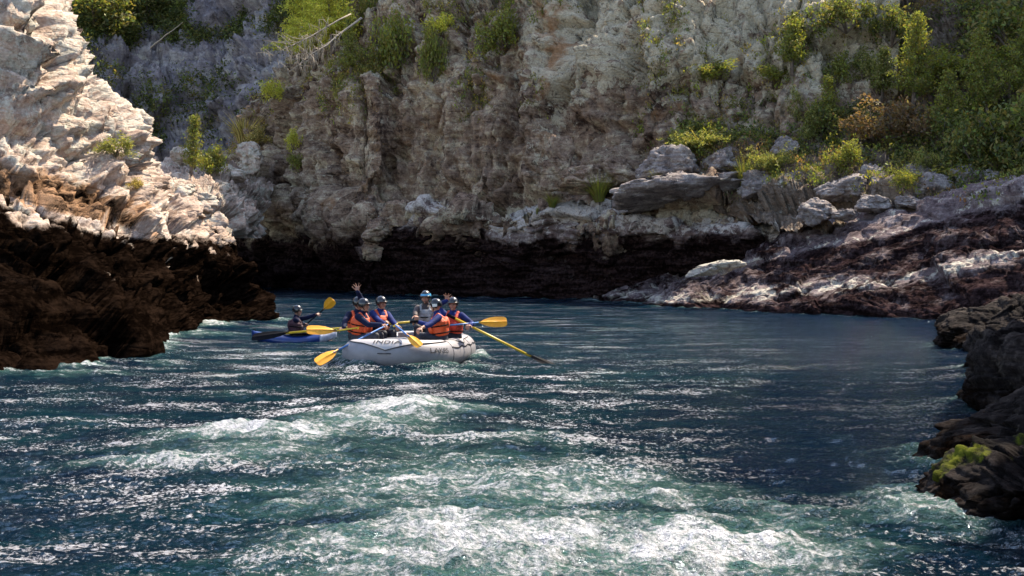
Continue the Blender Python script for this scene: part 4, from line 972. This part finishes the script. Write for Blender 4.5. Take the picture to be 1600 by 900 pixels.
def person(label, pelvis, face, lean, look, hands, feet=None, jacket=NAVY, vest=ORV, helmet=HELM, trousers=TROU, hair=None, band=None, hpose=None, bareleg=False, group='people in the raft', beard=False, label_plate=False, vest_bulk=1., bare_fore=(), goggles=False, legs=None):
    pelvis = np.array(pelvis, float); f = nrm([face[0], face[1], 0]); r = np.cross(f, [0, 0, 1]); t = nrm(lean)
    look = nrm(look); hr = nrm(np.cross(look, [0, 0, 1])); hu = np.cross(hr, look)
    C = pelvis + t * .26; N = pelvis + t * .47; H = N + nrm(t + np.array([0, 0, 1.2])) * .175 + look * .02
    fr = nrm(f - t * (f @ t)); r2 = np.cross(fr, t)
    SH = {s: N + r2 * s * .175 - t * .035 for s in (-1, 1)}
    HP = {s: pelvis + r * s * .09 for s in (-1, 1)}
    hd = {}; el = {}
    for s in (-1, 1):
        T = hands[s][0]; pole = hands[s][1] if hands[s][1] is not None else (r * s * .6 - np.array([0, 0, 1.]))
        el[s], hd[s] = ik(SH[s], T, .29, .26, pole)
    kn = {}; an = {}
    for s in (-1, 1):
        tgt = (legs or {}).get(s, HP[s] + f * .42 + np.array([0, 0, -.34]) + r * s * .03); kn[s], an[s] = ik(HP[s], tgt, .42, .40, f * .6 + np.array([0, 0, 1.]))
    def ring(c, rx, ry, n=20): return [c + r2 * rx * math.cos(a) + fr * ry * math.sin(a) for a in [2 * math.pi * i / n for i in range(n)]]
    def torso(mb, g=0., top=1.):
        mb.rings([ring(pelvis - t * .09, .12 + g, .09 + g), ring(pelvis - t * .04, .165 + g, .12 + g), ring(pelvis + t * .08, .155 + g, .115 + g), ring(pelvis + t * .2, .15 + g, .11 + g), ring(pelvis + t * .33, .17 + g, .12 + g), ring(pelvis + t * .42, .165 + g, .10 + g), ring(pelvis + t * (.475 + g * .5), .09 + g, .065 + g)])
    def arm(mb, s, g, upto=1.):
        mb.capsule(SH[s], el[s], .054 + g, .042 + g); e = el[s] + (hd[s] - el[s]) * upto; mb.capsule(el[s], e, .042 + g, .040 + (.029 - .040) * upto + g)
    def leg(mb, s, g, upto=1.):
        mb.capsule(HP[s], kn[s], .085 + g, .058 + g); mb.capsule(kn[s], kn[s] + (an[s] - kn[s]) * .35, .056 + g, .058 + g); mb.capsule(kn[s] + (an[s] - kn[s]) * .35, kn[s] + (an[s] - kn[s]) * upto, .058 + g, .04 + g)
    o = pelvis
    mb = MB(); torso(mb)
    mb.capsule(N - t * .02, H - hu * .04, .058, .052); 
    for s in (-1, 1):
        arm(mb, s, 0.); leg(mb, s, 0.); mb.capsule(an[s], an[s] + f * .14 - np.array([0, 0, .03]), .042, .03)
        fd = nrm(hd[s] - el[s]); hp = (hpose or {}).get(s)
        if hp: hand(mb, hd[s], hp[0], hp[1], hp[2] * 1, hp[3], hp[4])
        else: hand(mb, hd[s], nrm(fd + np.array([0, 0, -.1])), fr * .2 + np.array([0, 0, -1.]), -s, .75, .05)
    # head
    mb.ell(H + hu * .02 - look * .005, (hr, look, hu), (.076, .096, .100)); mb.ell(H - hu * .045 + look * .018, (hr, look, hu), (.058, .070, .068))
    mb.capsule(H + look * .088 + hu * .012, H + look * .108 - hu * .022, .010, .015, 8); mb.capsule(H + look * .070 - hu * .088, H + look * .074 - hu * .080, .022, .02, 8)
    mb.capsule(H + look * .083 + hu * .030 - hr * .035, H + look * .083 + hu * .030 + hr * .035, .012, .012, 8)
    mb.capsule(H + look * .084 - hu * .048 - hr * .018, H + look * .084 - hu * .048 + hr * .018, .010, .010, 8)
    for s in (-1, 1):
        mb.ell(H + hr * s * .076 - hu * .005 - look * .01, (look, hr, hu), (.020, .009, .032)); mb.ell(H + hr * s * .045 + look * .062 - hu * .022, (hr, look, hu), (.026, .02, .028))
    mb.v = [tuple(np.array(v) - o) for v in mb.v]
    body = remesh(mb, 'person', SKIN, None, .0075, 3); body.location = tuple(o)
    def piece(fn, name, mat, vox=.010, sm=3, par=None):
        m = MB(); fn(m); m.v = [tuple(np.array(v) - o) for v in m.v]
        x = remesh(m, name, mat, par or body, vox, sm) if vox else m.obj(name, mat, par or body); return x
    def fj(m):
        torso(m, .014); m.capsule(N - t * .03, N + t * .05, .075, .068)
        for s in (-1, 1): arm(m, s, .016, .55 if s in bare_fore else .97)
    piece(fj, 'jacket', jacket)
    def ft(m):
        m.rings([ring(pelvis - t * .11, .13, .11), ring(pelvis - t * .05, .185, .14), ring(pelvis + t * .08, .172, .13)])
        for s in (-1, 1): leg(m, s, .016, 0.05 if bareleg else .96)
    piece(ft, 'trousers', trousers)
    def fb(m):
        for s in (-1, 1): m.capsule(an[s] + np.array([0, 0, .04]), an[s], .05, .05); m.capsule(an[s] - np.array([0, 0, .02]), an[s] + f * .17 - np.array([0, 0, .05]), .052, .04)
    for s in (-1, 1):
        def fb1(m): m.capsule(an[s] + np.array([0, 0, .04]), an[s], .05, .05); m.capsule(an[s] - np.array([0, 0, .02]), an[s] + f * .17 - np.array([0, 0, .05]), .052, .04)
        piece(fb1, 'boot', BLK)
    g = .045 * vest_bulk
    def fv(m):
        m.rings([ring(pelvis + t * .07, .13 + g, .10 + g), ring(pelvis + t * .10, .155 + g, .115 + g), ring(pelvis + t * .22, .155 + g, .125 + g), ring(pelvis + t * .34, .165 + g, .130 + g), ring(pelvis + t * .40, .13 + g, .09 + g), ring(pelvis + t * .42, .10 + g, .07 + g)])
        for s in (-1, 1):
            m.capsule(N + r2 * s * .095 - t * .08 + fr * .10, N + r2 * s * .10 + t * .02, .040, .035); m.capsule(N + r2 * s * .10 + t * .02, N + r2 * s * .095 - t * .08 - fr * .10, .035, .040)
            m.ell(pelvis + t * .22 + r2 * s * .085 + fr * (.115 + g), (r2, fr, t), (.075, .05, .10))
        m.ell(pelvis + t * .30 - fr * (.10 + g), (r2, fr, t), (.13, .06, .12))
    v = piece(fv, 'life_vest', vest)
    def fs(m):
        for h_ in (.13, .27):
            rx = .158 + g + .012
            m.tube([pelvis + t * h_ + r2 * rx * math.cos(a) + fr * (.120 + g + (.045 if math.sin(a) > .5 else .01)) * math.sin(a) for a in np.linspace(0, 2 * math.pi, 25)], .012, 5)
    piece(fs, 'strap', BLK, None, 0, v)
    # helmet
    def fh(m, cut=None):
        rows = []
        for th in np.linspace(.02, 1, 12):
            row = []
            for k in range(28):
                a = 2 * math.pi * k / 28; front = math.sin(a)
                lim = R(97) + R(17) * (1 - front) / 2 + (R(14) if abs(front) < .45 else 0) - R(8) * max(0, front)
                T = lim * th; row.append(H + hu * .03 - look * .006 + (hr * math.cos(a) * .106 + look * math.sin(a) * .124) * math.sin(T) + hu * .124 * math.cos(T))
            rows.append(row)
        inner = [[H + hu * .03 - look * .006 + (p - (H + hu * .03 - look * .006)) * .88 for p in row] for row in rows]
        m.rings(rows + inner[::-1])
    hel = piece(fh, 'helmet', helmet, None)
    def fbr(m):
        pts = [H + hu * .045 + (hr * math.cos(a) * .112 + look * math.sin(a) * .140) for a in np.linspace(R(25), R(155), 13)]
        m.tube(pts, .011, 6)
    piece(fbr, 'helmet_brim', helmet, None, 0, hel)
    if band:
        def fbd(m):
            vs = []
            for a in np.linspace(R(-20), R(200), 25):
                for T in np.linspace(R(62), R(86), 5): vs.append(H + hu * .03 - look * .006 + (hr * math.cos(a) * .110 + look * math.sin(a) * .128) * math.sin(T) + hu * .128 * math.cos(T))
            m.add(vs, [(i * 5 + j, i * 5 + j + 1, (i + 1) * 5 + j + 1, (i + 1) * 5 + j) for i in range(24) for j in range(4)])
        piece(fbd, 'helmet_band', band, None, 0, hel)
    if label_plate:
        def flp(m):
            c = H + hu * .012 - hr * label_plate * .0; vs = []
            for a in np.linspace(R(-30), R(15), 6):
                a2 = a if label_plate > 0 else math.pi - a
                for T in np.linspace(R(84), R(108), 4): vs.append(H + hu * .03 - look * .006 + (hr * math.cos(a2) * .110 + look * math.sin(a2) * .128) * math.sin(T) + hu * .128 * math.cos(T))
            m.add(vs, [(i * 4 + j, i * 4 + j + 1, (i + 1) * 4 + j + 1, (i + 1) * 4 + j) for i in range(5) for j in range(3)])
        piece(flp, 'helmet_sticker', WHT, None, 0, hel)
    def fst(m):
        for s in (-1, 1): m.tube([H + hr * s * .092 + hu * .0, H + hr * s * .066 - hu * .06 + look * .03, H - hu * .112 + look * .045], .007, 5)
    piece(fst, 'chin_strap', BLK, None, 0, hel)
    for s in (-1, 1):
        m = MB(); m.ell(H + hr * s * .031 + look * .088 + hu * .008 - o, (hr, look, hu), (.013, .008, .008)); m.obj('eye', EYE, body)
    m = MB(); m.capsule(H + look * .091 - hu * .050 - hr * .02 - o, H + look * .091 - hu * .050 + hr * .02 - o, .0055, .0055, 6); m.obj('mouth', LIP, body)
    if beard:
        def fbe(m): m.ell(H - hu * .075 + look * .04, (hr, look, hu), (.052, .052, .042)); [m.capsule(H - hu * .03 + hr * q * .066 + look * .02, H - hu * .08 + hr * q * .03 + look * .05, .02, .02) for q in (-1, 1)]
        piece(fbe, 'beard', simple('beard_hair', (.10, .05, .03), .8), .006, 1)
    if goggles: 
        def fg(m): m.tube([H + hu * .008 + (hr * math.cos(a) * .086 + look * math.sin(a) * .103) for a in np.linspace(R(20), R(160), 9)], .013, 6)
        piece(fg, 'sunglasses', BLK, None)
    tag(body, label, 'person', group); return body, hd, el
D3 = lambda px, py, d: W(px, py, d)
up = np.array([0, 0, 1.])
# A: nearest of the left three, in profile
person('person in navy jacket and orange vest seen in profile at the left front', L2W((-.86, -.72, .50)), (1, -.35), (.16, -.05, 1), (1, -.35, -.02),
       {1: (L2W((-.32, -.98, .78)), None), -1: (L2W((-.46, -.45, .80)), None)}, vest=ORV, jacket=NAVY)
# B: right behind A, smiling toward the right
person('smiling person in blue jacket and orange vest beside the left front rower', L2W((-.66, -.10, .52)), (.75, -1), (.12, -.02, 1), (.8, -.75, -.02),
       {1: (D3(603, 508, 27.5), (-.6, 0, -1)), -1: (L2W((-.15, -.45, .72)), None)}, vest=ORV, jacket=BLUEJ)
# C: left rear, arm raised high
person('person waving one raised hand high at the left of the raft', L2W((-1.10, -.05, .50)), (.4, -1), (.02, 0, 1), (.9, -.7, .05),
       {1: (D3(536, 516, 27.6), (-1, -.4, .1)), -1: (D3(556.5, 450, 28.0), (1, .5, 0))}, vest=ORV, jacket=NAVY,
       hpose={-1: (nrm([.0, 0, 1]), (-.2, -1, 0.), -1, .08, .9), 1: (nrm([-1, -.2, -.3]), (0, .3, -1), -1, .9, .05)})
# guide
g_hl = D3(646, 503, 27.6)
person('bearded guide rowing in the middle of the raft, blue fronted helmet and grey vest', L2W((.20, .52, .62)), (-.15, -1), (-.03, -.06, 1), (-.25, -1, -.08),
       {1: (g_hl, (-1, .2, -.6)), -1: (D3(700, 500, 27.9), (1, .2, -.6))}, vest=GRYV, jacket=BROWNJ, helmet=HELM, band=HELB, beard=True,
       hpose={1: (nrm([.3, -.9, -.2]), (0, -.2, -1), -1, .8, .05)})
# M: right front, seen from behind and the side
person('person leaning left at the right front of the raft, white sticker on helmet', L2W((.78, -.62, .50)), (-1, -.15), (-.16, -.05, 1), (-.95, .35, -.1),
       {-1: (D3(651, 517, 26.6), (0, -.5, -1)), 1: (L2W((.25, -.3, .8)), None)}, vest=ORV, jacket=BLUEJ, label_plate=-1, vest_bulk=1.25, bare_fore=(-1,), bareleg=True)
# R: right, facing the camera, one hand up, one on the paddle
person('person in blue jacket and red vest waving at the right side of the raft', L2W((.84, .10, .50)), (-.35, -1), (.02, -.04, 1), (-.15, -1, -.02),
       {1: (D3(698, 470, 28.1), (-1, .4, -.3)), -1: (D3(733, 508, 27.6), (1, .1, -.7))}, vest=REDV, jacket=BLUEJ,
       legs={1: L2W((.30, -.25, .16)), -1: L2W((.50, -.30, .16))}, hpose={1: (nrm([.05, -.1, 1]), (.1, -1, 0.), 1, .25, .9), -1: (nrm([-.3, -1, -.1]), (0, 0, -1), 1, .9, .05)})
# paddles in hands
paddle('paddle', D3(606, 507, 27.5), D3(528, 547, 26.6), D3(494, 567, 26.3), (.35, -.6, .7), .21, BLUSH, ORB, 'blue shafted paddle dipping its orange blade at the left of the bow', 'paddle', 'paddles held by the raft crew', gripm=BLK, ridge=ORB)
paddle('paddle', D3(560, 512, 27.3), D3(526, 517, 27.5), D3(479, 515, 27.4), (0, -.8, .6), .22, YEL, ORB, 'orange paddle blade pointing left from behind the waving person', 'paddle', 'paddles held by the raft crew', ridge=BLK)
paddle('paddle', D3(618, 508, 26.9), D3(636, 523, 26.3), D3(657, 541, 26.0), (.1, -.9, .45), .17, BLUSH, ORB, 'short blue shafted paddle with its yellow blade lying over the bow tube', 'paddle', 'paddles held by the raft crew', gripm=YEL, ridge=ORB)
paddle('paddle', D3(690, 509.5, 27.4), D3(748, 504, 27.8), D3(792, 502.5, 27.9), (0, -.9, .35), .22, BLUSH, ORB, 'paddle held level on the right with a bright orange blade over the water', 'paddle', 'paddles held by the raft crew', ridge=YEL)
# guide's oars
paddle('oar', D3(652, 502, 27.7), D3(452, 520, 29.2), D3(394, 527, 29.6), (0, -.75, .6), .22, YEL, BLK, 'long yellow oar reaching left with a black blade below the kayak', 'oar', 'oars of the guide', tgrip=False, rad=.022, ridge=BLK)
paddle('oar', D3(700, 492, 27.8), D3(822, 553, 27.6), D3(872, 575, 27.5), (.5, -.6, .7), .18, YEL, BLK, 'long yellow oar reaching right with its black blade on the water', 'oar', 'oars of the guide', tgrip=False, rad=.024, ridge=BLK)

# ------------------------------------------------------------------ kayak
KC = D3(460, 531, 34.9); KC[2] = -.07; KY = R(8)
kay = empty('kayak', KC, KY)
BLUK = simple('blue_kayak', (.006, .03, .15), .3, var=.15); WHK = simple('pale_kayak_end', (.35, .37, .45), .35)
def kring(x, half):
    q = min(1, abs(x) / half); w = .31 * (1 - q ** 2.6) ** .8 + .012; zt = .25 + .10 * q ** 2 - .03 * (1 - q); zb = -.08 + .26 * q ** 3
    return [(x, w * math.cos(a) , (zt + zb) / 2 + (zt - zb) / 2 * math.copysign(abs(math.sin(a)) ** .8, math.sin(a))) for a in [2 * math.pi * i / 20 for i in range(20)]]
hl = MB(); hl.rings([kring(x, 1.05) for x in np.linspace(-1.04, 1.04, 41)]); hl.obj('hull', BLUK, kay)
m = MB(); m.rings([[(x * 1.0, y * 1.02, z * 1.01) for x, y, z in kring(xx, 1.055)] for xx in np.linspace(.62, 1.047, 12)]); m.obj('bow_cap', WHK, kay)
m = MB(); m.tube([(.12 + .38 * math.cos(a), .25 * math.sin(a), .275 + .02 * math.cos(2 * a)) for a in np.linspace(0, 2 * math.pi, 33)], .022, 8); m.obj('cockpit_rim', BLK, kay)
m = MB(); m.rings([[(.12 + q * .37 * math.cos(a), q * .24 * math.sin(a), .265 + .09 * (1 - q)) for a in [2 * math.pi * i / 24 for i in range(24)]] for q in (1., .75, .5, .35)]); m.obj('spray_deck', BLK, kay)
for xx in (-.98, .98):
    m = MB(); m.tube([(xx - .05, 0, .33), (xx, 0, .39), (xx + .05, 0, .33)], .01, 6); m.obj('grab_loop', BLK, kay)
tag(kay, 'small blue kayak with pale bow crossing behind the raft', 'kayak')
kp = KC + np.array([.0, 0, .17]); kd = np.array([math.cos(KY), math.sin(KY), 0]); ks = np.array([-kd[1], kd[0], 0])
h1 = D3(496, 491, 34.9); h2 = D3(478, 507, 35.4)
person('person paddling the blue kayak in dark helmet and navy top, seen in profile', kp, kd, (.10, 0, 1), (1, -.1, -.06), {-1: (h1, (.2, .3, -1)), 1: (h2, (0, -.4, -1))}, vest=simple('maroon_vest', (.05, .012, .02), .7, .004, 30), jacket=NAVY, group='people in the raft and kayak',
       legs={1: kp + kd * .80 - ks * .10 + np.array([0, 0, -.10]), -1: kp + kd * .80 + ks * .10 + np.array([0, 0, -.10])}, hpose={-1: (nrm([.5, -.6, .3]), (.3, 0, -1), 1, .9, .05)})
kr = empty('kayak_paddle', h1); a_ = D3(506, 483, 34.8); b_ = D3(519, 470, 34.7); c_ = h2 + (h2 - h1) * .9; e_ = c_ + (h2 - h1) * .5 + np.array([0, 0, -.35])
MB().tube([c_ - h1, a_ - h1], .016, 8).obj('shaft', BLK, kr)
for (p, q) in ((a_, b_), (c_, e_)):
    m = MB(); blade(m, p - h1, q - p, (.3, -.9, .2), .36, .25); bo = m.obj('blade', ORB, kr, smooth=False)
    m = MB(); dd = nrm(q - p)
    for sg in (-1, 1): m.tube([p - h1 + np.array([.3, -.9, .2]) * .02 * sg, p - h1 + dd * .26 + np.array([.3, -.9, .2]) * .014 * sg], [.013, .006], 6)
    m.obj('spine', BLK, bo)
tag(kr, 'kayak paddle with one orange blade raised over the bow', 'paddle')
# ------------------------------------------------------------------ light
SUN_AZ, SUN_EL = 42, 54      # azimuth measured from the view direction (+Y) towards +X
wd = bpy.data.worlds.new("World"); scene.world = wd; wd.use_nodes = True
nt = wd.node_tree; bg = nt.nodes['Background']; sky = nt.nodes.new('ShaderNodeTexSky'); sky.sky_type = 'NISHITA'; sky.sun_disc = False
sky.sun_elevation = R(SUN_EL); sky.sun_rotation = R(SUN_AZ); sky.altitude = 300; sky.dust_density = 1.2
nt.links.new(sky.outputs[0], bg.inputs[0]); bg.inputs[1].default_value = .13
wm = nt.nodes.new('ShaderNodeMix'); wm.data_type = 'RGBA'; wm.blend_type = 'MULTIPLY'; wm.inputs[0].default_value = 1; wm.inputs[7].default_value = (1.06, .97, .90, 1); nt.links.new(sky.outputs[0], wm.inputs[6]); nt.links.new(wm.outputs[2], bg.inputs[0])
sd = bpy.data.lights.new("sun", 'SUN'); sd.energy = 3.2; sd.angle = R(.5); sd.color = (1, .88, .70)
so = bpy.data.objects.new("sun", sd); COL.objects.link(so)
sv = Vector((math.cos(R(SUN_EL)) * math.sin(R(SUN_AZ)), math.cos(R(SUN_EL)) * math.cos(R(SUN_AZ)), math.sin(R(SUN_EL))))
so.rotation_euler = sv.to_track_quat('Z', 'Y').to_euler(); so.location = (20, 10, 40)
vs_ = scene.view_settings; vs_.view_transform = 'Standard'; vs_.look = 'None'; vs_.exposure = EXPO; vs_.gamma = 1; vs_.use_curve_mapping = False
scene.render.engine = 'CYCLES'; cy = scene.cycles
cy.use_denoising = True; cy.max_bounces = 6; cy.diffuse_bounces = 3; cy.glossy_bounces = 3; cy.transmission_bounces = 3; cy.volume_bounces = 0; cy.transparent_max_bounces = 6
cy.sample_clamp_indirect = 6
